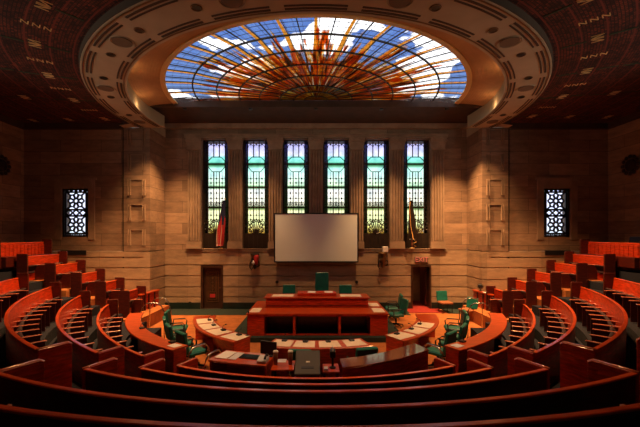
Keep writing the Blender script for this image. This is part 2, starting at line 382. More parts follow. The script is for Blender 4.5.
struct(m.build('trim_20', stone_plain))
WX = [-4.62, -2.77, -.93, .93, 2.77, 4.62]; WW = .61; WZ0, WZ1 = 2.72, 7.77
m = MB(); p = -6.9
for x in WX: m.box(p, x-WW, 16.0, 16.9, 2.70, WZ1); p = x+WW
m.box(p, 6.9, 16.0, 16.9, 2.70, WZ1); m.box(-6.9, 6.9, 16.0, 16.9, WZ1, 8.6)
struct(m.build('wall_front', ashlar))
# ledge under the windows, frieze above
struct(MB().box(-6.0, 6.0, 15.965, 16.0, 2.62, 2.72).box(-5.95, 5.95, 15.94, 16.0, 2.72, 2.76).build('trim_21', stone_plain, bevel=.01))
struct(MB().box(-6.0, 6.0, 15.88, 16.0, 7.80, 7.90).box(-6.0, 6.0, 15.84, 16.0, 7.90, 7.97).box(-6.9, 6.9, 15.8, 16.0, 8.2, 8.43).build('trim_22', stone_plain, bevel=.01))
# carved wave moulding running over the window heads
m = MB()
for x in [-5.54+1.85*i for i in range(7)]:
    pts = []
    for i in range(25):
        t = i/24; pts.append((x-.34+.68*t, 15.83, 7.74 + .05*math.sin(t*math.pi*4)))
    m.tube(pts, .022, 6)
    for s in (-1, 1):
        m.tube([(x+s*(.30+.07*math.cos(a)), 15.83, 7.66+.07*math.sin(a)) for a in [R(q*30) for q in range(12)]], .018, 6, closed=True)
struct(m.build('trim_23', stone_plain, smooth=True))
# fluted pilasters
pno = 24
for i in range(7):
    x = -5.54 + 1.847*i; m = MB()
    m.box(x-.34, x+.34, 15.87, 16.0, 2.76, 3.05).box(x-.32, x+.32, 15.89, 16.0, 3.05, 3.10)
    m.box(x-.31, x+.31, 15.95, 16.0, 3.10, 7.25)
    for q in range(5):
        xx = x - .248 + .124*q; m.prism([(xx+.042*math.cos(R(b)), 15.95-.085*math.sin(R(b))) for b in range(0, 181, 30)], 'z', 3.12, 7.2)
    m.box(x-.32, x+.32, 15.83, 16.0, 7.25, 7.30)
    m.prism([(x-.30,7.30),(x+.30,7.30),(x+.36,7.62),(x-.36,7.62)], 'y', 15.86, 16.0)
    m.box(x-.37, x+.37, 15.82, 16.0, 7.62, 7.80)
    struct(m.build('trim_%d' % pno, stone_plain)); pno += 1
# skirting of the front recess
def bb(m, x0, x1): m.box(x0, x1, 15.955, 16.0, .013, .30)
m = MB(); bb(m, -6.9, DL[0]-.02); bb(m, DL[1]+.02, DR[0]-.02); bb(m, DR[1]+.02, 6.9); struct(m.build('baseboard_front', mat('green_marble', (.012,.026,.022), .3, var=.5)))

# returns, piers, side bays --------------------------------------------
for sg, side in ((-1,'left'), (1,'right')):
    def X(a, b): return tuple(sorted((sg*a, sg*b)))
    m = MB(); a, b = X(6.9, 7.2)
    coursed(m, 14.55, 16.0, a, b, axis='y'); a2, b2 = X(6.95, 7.2); m.box(a2, b2, 14.6, 16.0, 0, 2.7)
    struct(m.build('wall_%s' % side, course_stone, bevel=.006))
    m = MB(); a, b = X(6.9, 8.0); m.box(a, b, 14.55, 15.2, 2.72, 7.84); a, b = X(6.9, 7.2); m.box(a, b, 15.2, 16.9, 2.72, 7.95)
    struct(m.build('wall_%s' % side, ashlar))
    m = MB(); a, b = X(6.88, 7.2); m.box(a, b, 14.55, 16.0, 7.84, 8.6); struct(m.build('trim_%d' % pno, plaster)); pno += 1
    # side bay wall: courses below, ashlar above with window hole
    zl = JZ[:-1] + [2.44, 2.72]
    m = MB(); a, b = X(7.2, 12.2); coursed(m, a, b, 14.56, 14.9, z_list=zl); m.box(a, b, 14.6, 15.1, 0, 2.7)
    struct(m.build('wall_%s' % side, course_stone, bevel=.006))
    W0, W1, Z0, Z1 = 9.50, 10.62, 3.30, 5.32
    m = MB()
    for (p, q, r_, s_) in ((8.0,W0,2.72,8.0),(W1,12.2,2.72,8.0),(W0,W1,2.72,Z0),(W0,W1,Z1,8.0)):
        a, b = X(p, q); m.box(a, b, 14.62, 15.1, r_, s_)
    struct(m.build('wall_%s' % side, ashlar))
    # stepped surround of the small window
    m = MB()
    for (p, q, r_, s_) in ((W0-.28,W0,Z0-.12,Z1+.35),(W1,W1+.28,Z0-.12,Z1+.35),(W0,W1,Z1,Z1+.35)):
        a, b = X(p, q); m.box(a, b, 14.575, 14.62, r_, s_)
    a, b = X(W0-.36, W1+.36); m.box(a, b, 14.55, 14.62, Z1+.35, Z1+.45)
    struct(m.build('trim_%d' % pno, stone_plain, bevel=.008)); pno += 1
    # fret carving on the pier face
    m = MB()
    z = 2.95
    while z < 7.6:
        for xx in (7.10, 7.19, 7.70, 7.79):
            a, b = X(xx-.015, xx+.015); m.box(a, b, 14.49, 14.55, z, z+.66)
        a, b = X(7.19, 7.70); m.box(a, b, 14.51, 14.55, z+.63, z+.66)
        z += 1.04
    struct(m.build('trim_%d' % pno, stone_plain)); pno += 1
    m = MB(); a, b = X(8.0, 8.05); m.box(a, b, 14.57, 14.62, 2.0, 7.84); struct(m.build('trim_%d' % pno, bronze)); pno += 1  # dark strip drawn for the shadow line between pier and side bay
    # outer side walls
    a, b = X(12.2, 12.6); m = MB().box(a, b, -2.5, 15.1, 0, 8.1); struct(m.build('wall_%s' % side, ashlar))
struct(MB().box(-12.6, 12.6, -2.9, -2.5, 0, 8.1).build('wall_back', ashlar))
# dark cornice under side ceilings
m = MB()
for sg in (-1, 1):
    a, b = sorted((sg*8.0, sg*12.2)); m.box(a, b, 14.45, 14.62, 7.78, 8.0)
    a, b = sorted((sg*12.05, sg*12.2)); m.box(a, b, -2.5, 14.45, 7.78, 8.0)
struct(m.build('trim_%d' % pno, ledge_m)); pno += 1

# ceiling ---------------------------------------------------------------
CZ = 8.0
def rect_pt(a):
    dx, dy = -math.sin(a), -math.cos(a); best = 1e9
    for lim, c, d in ((-12.4,0,dx),(12.4,0,dx),(-2.7,RCY,dy),(14.65,RCY,dy)):
        if abs(d) > 1e-6:
            t = (lim-c)/d
            if t > 0: best = min(best, t)
    return (dx*best, RCY+dy*best)
PE = 90 + math.degrees(math.asin(1.2/ROUT))
vs = []; fs = []; n = 96
corners = sorted([math.degrees(math.atan2(12.4, 16.1)), -math.degrees(math.atan2(12.4, 16.1)), 90+math.degrees(math.atan2(1.25,12.4)), -90-math.degrees(math.atan2(1.25,12.4))])
angs = sorted(set([-PE + 2*PE*i/n for i in range(n+1)] + [c for c in corners if abs(c) < PE]))
for i, d in enumerate(angs):
    a = R(d); x, y = rect_pt(a)
    x0, y0 = -(ROUT-.05)*math.sin(a), RCY-(ROUT-.05)*math.cos(a)
    vs += [(x0,y0,CZ), (x,y,CZ)]
    if i: fs.append((2*i-2, 2*i, 2*i+1, 2*i-1))
m = MB(); m.add(vs, fs)
for sg in (-1, 1):   # closing piece near the piers
    a, b = sorted((sg*7.0, sg*12.4)); m.add([(a,14.5,CZ+.01),(b,14.5,CZ+.01),(b,15.1,CZ+.01),(a,15.1,CZ+.01)], [(0,1,2,3)])
ceiling = struct(m.build('ceiling', ceil_m))
ceiling.data.flip_normals()
# stencilled gilt figures round the ring, at every 6.6 degrees
m = MB(); mk = MB()
def strokes(m, c, a, pts, wd=.022):
    """polyline in (tangential, radial) metres"""
    T = Vector((-math.cos(a), math.sin(a), 0)); Q = Vector((-math.sin(a), -math.cos(a), 0))
    for (u0,v0),(u1,v1) in zip(pts[:-1], pts[1:]):
        p, q = c+T*u0+Q*v0, c+T*u1+Q*v1; d = (q-p).normalized(); nn = Vector((-d.y, d.x, 0))*wd/2
        m.prism([((p+nn).x,(p+nn).y),((q+nn).x,(q+nn).y),((q-nn).x,(q-nn).y),((p-nn).x,(p-nn).y)], 'z', CZ-.014, CZ-.004)
for i in range(-14, 15):
    d = 1 + i*6.6; a = R(d)
    for rr, sc in ((8.4, 1.0), (9.9, .9), (11.4, .9)):
        if rr > 8.5 and i % 2: continue
        c = Vector((-rr*math.sin(a), RCY-rr*math.cos(a), 0))
        if abs(c.x) > 11.6 or c.y > 14.2: continue
        if i % 2 == 0:
            strokes(m, c, a, [(-.16*sc,-.12),(-.16*sc,.12),(-.02,-.12),(-.02,.12)]); strokes(m, c, a, [(.03,.12),(.03,-.12),(.16*sc,.12),(.16*sc,-.12)])
            strokes(mk, c, a, [(-.02,-.7),(-.02,-.2)], .05); strokes(mk, c, a, [(.02,.2),(.02,.7)], .05)
        else:
            for o_ in (-.2, 0, .2):
                strokes(m, c, a, [(-.07,-.07+o_),(.07,-.07+o_),(-.07,.05+o_),(.07,.05+o_)], .02)
m.build('ceiling_stencil', gold, ceiling); mk.build('ceiling_leaf', mat('green_stencil', (.03,.06,.03), .8), ceiling)

# ring soffit with fascia and outer lip
PI_ = 90 + math.degrees(math.asin(1.15/RIN))
ring = MB()
nn = 90
vs = []
for i in range(nn+1):
    t = -1 + 2*i/nn
    ai, ao = R(t*PI_), R(t*(90+math.degrees(math.asin(1.15/ROUT))))
    for r_, z, a in ((RIN,RZ,ai),(6.95,RZ-.0,(ai+ao)/2),(ROUT-.01,RZ,ao),(ROUT,RZ+.01,ao),(ROUT,RZ+.02,ao)):
        vs.append((-r_*math.sin(a), RCY-r_*math.cos(a), z))
fs = [(i*5+k_, (i+1)*5+k_, (i+1)*5+k_+1, i*5+k_+1) for i in range(nn) for k_ in range(4)]
ring.add(vs, fs)
for sg in (-1, 1): ring.add([(sg*6.2,14.55,RZ+.001),(sg*8.0,14.55,RZ+.001),(sg*8.0,14.2,RZ+.001),(sg*7.0,13.9,RZ+.001)], [(0,1,2,3)])
ring_o = struct(ring.build('trim_1', plaster))
f = MB()
f.arc([(RIN,RZ),(RIN+.05,RZ),(RIN+.05,SKYZ-.10),(RIN,SKYZ-.10)], -PI_, PI_, cy=RCY, n=90)
f.arc([(RIN-.03,RZ-.01),(RIN+.03,RZ-.01),(RIN+.03,RZ+.03),(RIN-.03,RZ+.03)], -PI_, PI_, cy=RCY, n=90)
struct(f.build('trim_2', plaster))
for sg in (-1, 1):    # fascia carries on to the wall
    pass
# grooves, medallions
g = MB()
for c_ in [13.33*q for q in range(-7, 8)]:
    for r0, r1 in ((6.50,6.55),(6.60,6.64),(7.23,7.27),(7.32,7.37)):
        g.abox(r0, r1, RZ-.012, RZ+.0, c_-5.4, c_+5.4, cy=RCY, n=8)
g.build('soffit_groove', recess_shade_m, ring_o)  # raised dark strips stand in for the shaded grooves
med = MB(); medr = MB()
for c_ in [13.3, -13.3, 40, -40, 66.5, -66.5, 93, -93]:
    p = Vector((-6.95*math.sin(R(c_)), RCY-6.95*math.cos(R(c_)), RZ))
    med.lathe([(.21,-.02),(.21,0)], p, 28)
    for rr in (.25,): medr.tube([p+Vector((rr*math.cos(q*math.pi/14), rr*math.sin(q*math.pi/14), -.005)) for q in range(28)], .015, 5, closed=True)
    for s in (-9.3, 9.3): pass
med.build('soffit_medallion', mat('medallion_grille', (.16,.11,.065), .8), ring_o); medr.build('medallion_rim', plaster, ring_o)
lipm = MB().arc([(ROUT-.02,RZ+.005),(ROUT+.01,RZ+.005),(ROUT+.03,CZ+.05),(ROUT-.02,CZ+.05)], -97, 97, cy=RCY, n=96); lipm.build('ring_lip', recess_shade_m, ring_o)  # lip coloured dark as the shadow in the gap beside the ring
# inner and outer bead of the soffit
bd = MB()
for r_ in (6.45, 7.44): bd.abox(r_-.012, r_+.012, RZ-.015, RZ, -97, 97, cy=RCY, n=96)
bd.build('soffit_bead', bronze_lt, ring_o)

# cove between ring and skylight, stepped like fluting
cv = MB()
prof = [(RIN, SKYZ-.12)]
stepsn = 12
for i in range(stepsn+1):
    t = i/stepsn; rr = RIN - (RIN-SKYR-.06)*t; zz = SKYZ-.12 + .10*math.sin(t*math.pi/2)
    prof.append((rr, zz)); prof.append((rr-.012, zz+.008))
prof.append((SKYR, SKYZ)); prof += [(SKYR, SKYZ+.08), (RIN, SKYZ+.08)]
cv.arc(prof, -90, 90, cy=RCY, n=90)
struct(cv.build('trim_3', cove_m))
struct(MB().arc([(SKYR-.06,SKYZ-.02),(SKYR+.10,SKYZ-.045),(SKYR+.10,SKYZ+.02),(SKYR-.06,SKYZ+.02)], -90, 90, cy=RCY, n=90).build('trim_4', gold))
# flat ceiling over the recess and its beam
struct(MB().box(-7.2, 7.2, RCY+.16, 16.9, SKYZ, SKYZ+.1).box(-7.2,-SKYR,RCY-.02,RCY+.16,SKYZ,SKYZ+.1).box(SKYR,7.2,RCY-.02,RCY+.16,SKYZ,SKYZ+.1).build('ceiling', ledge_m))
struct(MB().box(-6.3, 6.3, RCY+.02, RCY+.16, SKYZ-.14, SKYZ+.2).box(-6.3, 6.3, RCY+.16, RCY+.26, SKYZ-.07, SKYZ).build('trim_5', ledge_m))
# thin strip of roof that closes the cove to the ring
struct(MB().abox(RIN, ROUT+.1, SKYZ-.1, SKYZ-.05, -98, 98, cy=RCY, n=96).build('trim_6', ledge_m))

# skylight ---------------------------------------------------------------
def SZ(r_): return SKYZ + .10*min(1.0, (SKYR-r_)/.9)
rr_ = [.02, 1.0, 2.2, 3.3, SKYR-.9, SKYR]
sky = struct(MB().arc([(q, SZ(q)+.01) for q in rr_] + [(q, SZ(q)+.016) for q in rr_[::-1]], -90, 90, cy=RCY+.01, n=90).build('window_1', sun_glass))
bars = MB(); dk = MB(); fine = MB()
def bar(mb, a, stops, dz0, dz1):
    """tapering radial bar through (radius, half width) stops, following the dished glass"""
    p = R(a); T = Vector((-math.cos(p), math.sin(p), 0)); Q = Vector((-math.sin(p), -math.cos(p), 0)); c = Vector((0,RCY,0))
    vs = []
    for r_, w_ in stops:
        for sgn, dz in ((1,dz0),(-1,dz0),(-1,dz1),(1,dz1)):
            q = c+Q*r_+T*w_*sgn; vs.append((q.x,q.y,SZ(r_)+dz))
    n_ = len(stops); fs = [(i*4+k_, i*4+(k_+1)%4, (i+1)*4+(k_+1)%4, (i+1)*4+k_) for i in range(n_-1) for k_ in range(4)] + [(3,2,1,0), tuple(range(n_*4-4, n_*4))]
    mb.add(vs, fs)
RM = SKYR-.9
for i in range(1, 18):
    k_ = 1.0 if i % 2 else .75
    bar(bars, -90+10*i, [(1.4,.045*k_),(2.2,.085*k_),(3.2,.10*k_),(RM,.05),(SKYR-.05,.035)], -.004, .006)
    bar(dk, -90+10*i-.9, [(1.4,.006),(RM,.008),(SKYR-.05,.008)], -.016, .004); 
for i in range(18): bar(dk, -85+10*i, [(.85,.006),(RM,.012),(SKYR-.05,.014)], -.02, .005)
for i in range(72): bar(fine, -90+180*(i+.5)/72, [(1.4,.002),(RM,.003),(SKYR-.05,.003)], -.006, .003)
for rr, wd in ((RM,.05),(3.66,.045),(2.88,.045),(2.13,.035),(1.37,.04),(.84,.03),(.45,.02)):
    dk.abox(rr-wd/2, rr+wd/2, SZ(rr)-.03, SZ(rr)+.006, -90, 90, cy=RCY, n=90)
for rr in (5.1,4.85,4.62,4.2,3.95,3.4,3.1,2.6,2.35): fine.abox(rr-.003, rr+.003, SZ(rr)-.006, SZ(rr)+.005, -90, 90, cy=RCY, n=90)
bars.build('sunburst_ray', amber_glass, sky); dk.build('lead_bar', bronze, sky); fine.build('fine_lead', bronze, sky)
# two small painted shields in the glass
for a, r_ in ((-52,3.3),(52,3.3)):
    p = Vector((-r_*math.sin(R(a)), RCY-r_*math.cos(R(a)), SKYZ-.012)); q = MB()
    q.lathe([(.17,0),(.17,.012)], p, 18); q.prism([(p.x-.30,p.y-.05),(p.x+.30,p.y-.05),(p.x+.2,p.y+.05),(p.x+.3,p.y+.16),(p.x-.3,p.y+.16),(p.x-.2,p.y+.05)], 'z', p.z+.002, p.z+.01)
    q.build('glass_shield', amber_glass, sky)

# ring downlights with their lamps
for c_ in (6.9, 19.7, 33.6, 46.8, 60, 72.4, 86.6):
    for sg in (1, -1):
        p = Vector((-6.95*math.sin(R(c_*sg)), RCY-6.95*math.cos(R(c_*sg)), RZ))
        sd = 'left' if sg > 0 else 'right'
        where = {6.9:'nearest the middle of the', 19.7:'second from the middle on the', 33.6:'third from the middle on the', 46.8:'fourth from the middle on the',
                 60:'fifth from the middle on the', 72.4:'third up from the pier on the', 86.6:'closest above the pier on the'}[c_]
        if c_ == 60: where = 'fifth from the middle on the'
        t = thing('downlight', 'small dark downlight in the ceiling ring, %s %s' % (where, sd), 'light', p, group='downlights in the ceiling ring')
        lbuild(MB().lathe([(.085,-.012),(.085,-.001)], n=20), 'lens', black, t)
        lbuild(MB().tube([(.10*math.cos(q*math.pi/10), .10*math.sin(q*math.pi/10), -.012) for q in range(20)], .010, 6, closed=True), 'bezel', bronze_lt, t, smooth=True)
        if c_ in SPOT_POWER:
            aim = Vector((p.x*(.93 if c_ > 80 else .62 if c_ == 46.8 else 1.22), p.y + (1.1 if c_ > 80 else .4 if c_ > 45 else -1.2), 0))
            l = spot((0,0,-.05), tuple(aim - p), SPOT_POWER[c_], 88, 1.0); l.parent = t
# lamps tucked on the cove ledge
for a in (-80,-60,-40,-20,0,20,40,60,80):
    l = bpy.data.lights.new('cove_lamp', 'POINT'); l.energy = COVE_POWER*(1.5 if abs(a) > 50 else .8); l.color = (1,.55,.25); l.shadow_soft_size = .04
    o = bpy.data.objects.new('cove_lamp', l); COL.objects.link(o); o.location = (-(RIN-.14)*math.sin(R(a)), RCY-(RIN-.14)*math.cos(R(a)), RZ+.12)
# lamps under the beam washing rostrum and wall
for x, aim, pw in ((-5.2,(-6.6,15.3,2.2),1000), (-2.6,(-3.0,16,1.2),480), (0,(0,12.9,0),330), (2.6,(3.2,16,1.2),720), (5.2,(6.5,15.3,2.2),1700)):
    t = thing('beam_spotlight', 'small dark spotlight under the beam, at x %g' % x, 'light', (x, RCY+.5, SKYZ-.03))
    t['label'] = {-5.2:'small dark spotlight under the recess ceiling at its far left', -2.6:'small dark spotlight under the recess ceiling left of centre', 0:'small dark spotlight under the recess ceiling above the rostrum',
                  2.6:'small dark spotlight under the recess ceiling right of centre', 5.2:'small dark spotlight under the recess ceiling at its far right'}[x]
    lbuild(MB().lathe([(.07,-.05),(.08,.0),(.05,.03)], n=16), 'housing', black, t)
    l = spot((0,0,-.07), tuple(Vector(aim)-t.location), pw, 62, 1.0); l.parent = t

# uplights added out of view in the rear half to brighten ring and ceiling
for sg, side in ((-1,'left'), (1,'right')):
    for yy, ww, pw in ((1.5, 'rear', 200), (6.0, 'middle', 140)):
        t = thing('wall_uplight', 'bronze wall uplight on the %s side wall, %s of the hall' % (side, ww), 'light', (sg*12.0, yy, 4.6), group='wall uplights')
        lbuild(MB().lathe([(.05,-.25),(.16,-.02),(.17,0),(.15,0),(.04,-.2)], n=20), 'bowl', bronze_lt, t, smooth=True)
        a_, b_ = sorted((-sg*.02, sg*.2)); lbuild(MB().box(a_, b_, -.03, .03, -.2, -.14), 'bracket', bronze_lt, t)
        l = spot((0,0,.02), (-sg*6.0, (10-yy)*.8, 3.3), pw, 62, .9, (1,.90,.74)); l.parent = t

# tall stained windows -----------------------------------------------------
GY = 16.28; WNAME = 2
def hbar(m, x0, x1, z, w=.02, y=GY): m.box(x0, x1, y-.03, y, z-w, z+w)
def vbar(m, x, z0, z1, w=.022, y=GY): m.box(x-w, x+w, y-.03, y, z0, z1)
def make_tall(x):
    global WNAME
    inner = x - (.05 if x > 0 else -.05)
    wn = struct(MB().box(x-.40, x+.40, GY+.10, GY+.11, WZ0+.75, WZ1).build('window_%d' % WNAME, stained))
    MB().box(x-WW, x-.405, GY+.10, GY+.11, WZ0+.75, WZ1).box(x+.405, x+WW, GY+.10, GY+.11, WZ0+.75, WZ1).build('border_pane', stained_border, wn)
    m = MB()
    m.box(x-WW, x-WW+.07, GY-.05, GY+.05, WZ0, WZ1).box(x+WW-.07, x+WW, GY-.05, GY+.05, WZ0, WZ1)
    m.box(x-.425, x-.385, GY-.04, GY+.03, WZ0+.3, WZ1).box(x+.385, x+.425, GY-.04, GY+.03, WZ0+.3, WZ1)
    m.box(x-WW, x+WW, GY-.05, GY+.05, WZ1-.05, WZ1).box(x-WW, x+WW, GY-.06, GY+.12, WZ0, WZ0+.75)
    for z in (4.66, 5.60, 6.68): hbar(m, x-WW, x+WW, z, .035)
    m.build('window_frame', bronze, wn)
    l = MB()
    # top: three arched lights
    for q in (-.13, .13): vbar(l, x+q, 6.98, WZ1)
    for q in (-.26, 0, .26):
        l.tube([(x+q+.125*math.cos(a), GY-.02, 7.42+.16*math.sin(a)) for a in [R(15*i) for i in range(13)]], .014, 6)
        l.prism([(x+q-.03,7.60),(x+q,7.64),(x+q+.03,7.60),(x+q,7.50)], 'y', GY-.03, GY)
    # octagon
    oc = [(x-.20,7.0),(x+.20,7.0),(x+.38,6.83),(x+.38,6.53),(x+.20,6.32),(x-.20,6.32),(x-.38,6.53),(x-.38,6.83)]
    l.tube([(a, GY-.02, b) for a, b in oc], .020, 6, closed=True)
    # lights below
    for z0, z1 in ((5.6,6.32),(4.66,5.6),(3.95,4.66)):
        for q in (-.13, .13): vbar(l, x+q, z0, z1)
        for q in (-.26, 0, .26): vbar(l, x+q, z0, z1, .006)
    for z in (6.0, 5.8, 5.33, 5.08, 4.9, 4.3, 4.1):
        for q in (-.26, 0, .26): l.prism([(x+q-.045,z),(x+q,z+.06),(x+q+.045,z),(x+q,z-.06)], 'y', GY-.03, GY)
        hbar(l, x-.4, x+.4, z, .006)
    for q in range(20):   # beads in the borders
        z = 3.6 + .21*q
        for s in (-1, 1): l.prism([(x+s*.5-.04,z),(x+s*.5,z+.06),(x+s*.5+.04,z),(x+s*.5,z-.06)], 'y', GY-.03, GY); 
        hbar(l, x-WW, x-.4, z+.1, .007); hbar(l, x+.4, x+WW, z+.1, .007)
    # rosette row
    for q in (-.26, 0, .26):
        for rr in (.115, .055): l.tube([(x+q+rr*math.cos(a), GY-.03, 4.80+rr*math.sin(a)) for a in [R(30*i) for i in range(12)]], .014, 5, closed=True)
        for i in range(4):
            a = R(45*i); l.tube([(x+q-.11*math.cos(a),GY-.03,4.80-.11*math.sin(a)),(x+q+.11*math.cos(a),GY-.03,4.80+.11*math.sin(a))], .008, 4)
    l.build('leadwork', bronze, wn)
    g = MB()  # wrought fan in the lower light
    for i in range(-5, 6):
        a = R(i*15); L = .62 if abs(i) < 4 else .48
        pts = [(x + t*L*math.sin(a)*.75, GY-.05, 3.42 + t*L*math.cos(a)) for t in (0,.25,.5,.75,1)]
        g.tube(pts, .022, 5)
        e = pts[-1]; g.tube([(e[0]+.05*math.cos(b), GY-.05, e[2]+.05*math.sin(b)) for b in [R(40*k_) for k_ in range(9)]], .012, 5, closed=True)
    for s in (-1, 1):
        for c_ in ((.22,3.65,.11),(.28,3.95,.09),(.12,4.02,.07),(.5,3.7,.07),(.5,4.0,.07)):
            g.tube([(x+s*c_[0]+c_[2]*math.cos(b), GY-.05, c_[1]+c_[2]*math.sin(b)) for b in [R(30*k_) for k_ in range(12)]], 0.020, 5, closed=True)
    for q in (-.39,-.26,-.13,0,.13,.26,.39): vbar(g, x+q, 3.4, 3.9, .01, GY-.02)
    g.build('scroll_grille', bronze, wn)
    pn = MB()   # panel under it
    for q in range(5): pn.box(x-.5+.205*q, x-.5+.205*q+.16, GY-.08, GY-.05, WZ0+.08, WZ0+.66)
    pn.build('apron_panel', bronze, wn)
    hd = MB(); hd.box(x-.52, x+.52, 15.83, 15.86, 7.70, 7.73); hd.box(x-.56, x-.53, 15.80, 15.86, 7.62, 7.76).box(x+.53, x+.56, 15.80, 15.86, 7.62, 7.76)
    hd.build('head_rail', bronze_lt, wn)
    WNAME += 1
for x in WX: make_tall(x)

# small pierced windows ---------------------------------------------------
for sg in (-1, 1):
    W0, W1, Z0, Z1 = 9.50, 10.62, 3.30, 5.32
    a, b = sorted((sg*W0, sg*W1)); xm = (a+b)/2
    wn = struct(MB().box(a, b, 14.80, 14.81, Z0, Z1).build('window_%d' % WNAME, frosted)); WNAME += 1
    m = MB(); Y0 = 14.66; Y1 = 14.70
    def b2(p, q, r_=.018):
        r_ *= 1.35 
        P, Q = Vector((p[0],0,p[1])), Vector((q[0],0,q[1])); d = (Q-P).normalized(); n_ = Vector((-d.z,0,d.x))*r_
        m.prism([((P+n_).x,(P+n_).z),((Q+n_).x,(Q+n_).z),((Q-n_).x,(Q-n_).z),((P-n_).x,(P-n_).z)], 'y', Y0, Y1)
    for (p, q) in (((a,Z0),(a,Z1)),((b,Z0),(b,Z1)),((a,Z0),(b,Z0)),((a,Z1),(b,Z1))): b2(p, q, .055)
    ia, ib, iz0, iz1 = a+.13, b-.13, Z0+.14, Z1-.14
    for (p, q) in (((ia,iz0),(ia,iz1)),((ib,iz0),(ib,iz1)),((ia,iz0),(ib,iz0)),((ia,iz1),(ib,iz1))): b2(p, q, .028)
    nv = 13
    for i in range(nv+1):
        z = Z0 + (Z1-Z0)*i/nv
        b2((a,z),(ia,z+.07),.014); b2((a,z),(ia,z-.07),.014); b2((ib,z+.07),(b,z),.014); b2((ib,z-.07),(b,z),.022)
    for i in range(7):
        x = a + (b-a)*i/6
        for z0, z1 in ((Z0,iz0),(iz1,Z1)): b2((x,z0),(x+.07,z1),.014); b2((x,z0),(x-.07,z1),.022)
    zc = (Z0+Z1)/2; hb = .13
    for z in (zc-hb, zc+hb): b2((ia,z),(ib,z),.028)
    for i in range(3):
        x = ia + (ib-ia)*(i+.5)/3; w_ = (ib-ia)/6
        b2((x-w_,zc),(x,zc+hb),.02); b2((x,zc+hb),(x+w_,zc),.02); b2((x+w_,zc),(x,zc-hb),.02); b2((x,zc-hb),(x-w_,zc),.02)
    for z in ((zc+hb+iz1)/2, (zc-hb+iz0)/2):
        hx = (ib-ia)/2
        m.lathe([(.001,0),(.001,.001)], (xm,Y0,z))
        ringp = [(.105*math.cos(R(22.5*i)), .105*math.sin(R(22.5*i))) for i in range(16)]
        for i in range(16):
            p, q = ringp[i], ringp[(i+1)%16]; b2((xm+p[0],z+p[1]),(xm+q[0],z+q[1]),.028)
        for i in range(8):
            a_ = R(22.5+45*i); b2((xm+.12*math.cos(a_), z+.12*math.sin(a_)), (xm+.30*math.cos(a_), z+.30*math.sin(a_)), .028)
            a_ = R(45*i); a2 = R(45*(i+1)); mid = R(22.5+45*i)
            b2((xm+.36*math.cos(a_)*(.95), z+.36*math.sin(a_)*.95), (xm+.27*math.cos(mid), z+.27*math.sin(mid)), .02)
            b2((xm+.27*math.cos(mid), z+.27*math.sin(mid)), (xm+.36*math.cos(a2)*.95, z+.36*math.sin(a2)*.95), .02)
        for sx in (-1, 1):
            for sz in (-1, 1): b2((xm+sx*.2,z+sz*.2),(xm+sx*hx,z+sz*.40),.022)
    m.build('pierced_screen', bronze, wn)
    tag(MB().box(a+.02, b-.05, 14.52, 14.555, 2.55, 2.74).build('wall_vent', black), 'black slot grille in the stone below the small %s window' % ('left' if sg<0 else 'right'), 'vent', 'slot grilles under the small windows')

# doors --------------------------------------------------------------------
door_m = mat('dark_door_bronze', (.055,.022,.012), .4, var=.4)
d1 = struct(MB().box(DL[0]+.1, DL[1]-.1, 16.12, 16.17, .02, 1.89).build('door_1', door_m))
m = MB().box(DL[0], DL[1], 16.0, 16.24, .0, .02).box(DL[0], DL[0]+.1, 15.97, 16.24, .0, 1.99).box(DL[1]-.1, DL[1], 15.97, 16.2, 0, 1.99).box(DL[0]+.1, DL[1]-.1, 15.97, 16.2, 1.89, 1.99)
m.build('door_frame', door_m, d1)
m = MB(); cx_ = (DL[0]+DL[1])/2
def rectf(m, x0, x1, z0, z1, y=16.10, w=.02):
    m.box(x0, x0+w, y, y+.03, z0, z1).box(x1-w, x1, y, y+.03, z0, z1).box(x0+w, x1-w, y, y+.03, z0, z0+w).box(x0+w, x1-w, y, y+.03, z1-w, z1)
rectf(m, cx_-.27, cx_+.27, .30, 1.72); rectf(m, cx_-.19, cx_+.19, .40, 1.66); rectf(m, cx_-.13, cx_+.13, .50, .68); rectf(m, cx_-.13, cx_+.13, .75, 1.55)
for i in range(4): 
    z = .95 + .18*i; m.tube([(cx_+.07*math.cos(R(30*q)), 16.10, z+.08*math.sin(R(30*q))) for q in range(12)], .01, 5, closed=True)
m.tube([(cx_,16.1,.75),(cx_,16.1,1.55)], .012, 6)
m.build('door_ornament', bronze_lt, d1)
MB().box(cx_-.12, cx_+.12, 16.09, 16.12, .51, .67).build('door_plate', red_cloth, d1)
MB().lathe([(.018,0),(.03,.02),(.03,.04),(.015,.05)], (cx_+.34,16.10,.95), 12, Matrix.Rotation(R(90),3,'X').to_4x4()).build('door_knob', bronze_lt, d1)
# open doorway on the right, with the passage behind it
m = MB().box(DR[0], DR[0]+.07, 15.97, 16.4, 0, 2.0).box(DR[1]-.07, DR[1], 15.97, 16.4, 0, 2.0).box(DR[0]+.07, DR[1]-.07, 15.97, 16.4, 1.93, 2.0)
struct(m.build('door_2', door_m))
m = MB().box(3.8, 4.0, 16.4, 18.2, 0, 2.6).box(5.6, 5.8, 16.4, 18.2, 0, 2.6).box(3.8, 5.8, 18.0, 18.2, 0, 2.6).box(3.8, 5.8, 16.4, 18.2, 2.4, 2.6).box(3.8,5.8,16.3,18.2,-.2,0)
struct(m.build('wall_passage', stone_plain))
# the door leaf, swung open into the passage
struct(MB().box(DR[1]-.14, DR[1]-.09, 16.42, 17.25, 0.03, 1.9).build('door_3', wood_dark, bevel=.01))
t = thing('beam_spotlight', 'small passage lamp behind the open doorway', 'light', (4.9, 17.3, 2.37))
lbuild(MB().lathe([(.08,-.03),(.09,.02)], n=16), 'housing', black, t)
l = spot((0,0,-.06), (0.1,-.5,-2), 7, 110, .8); l.parent = t

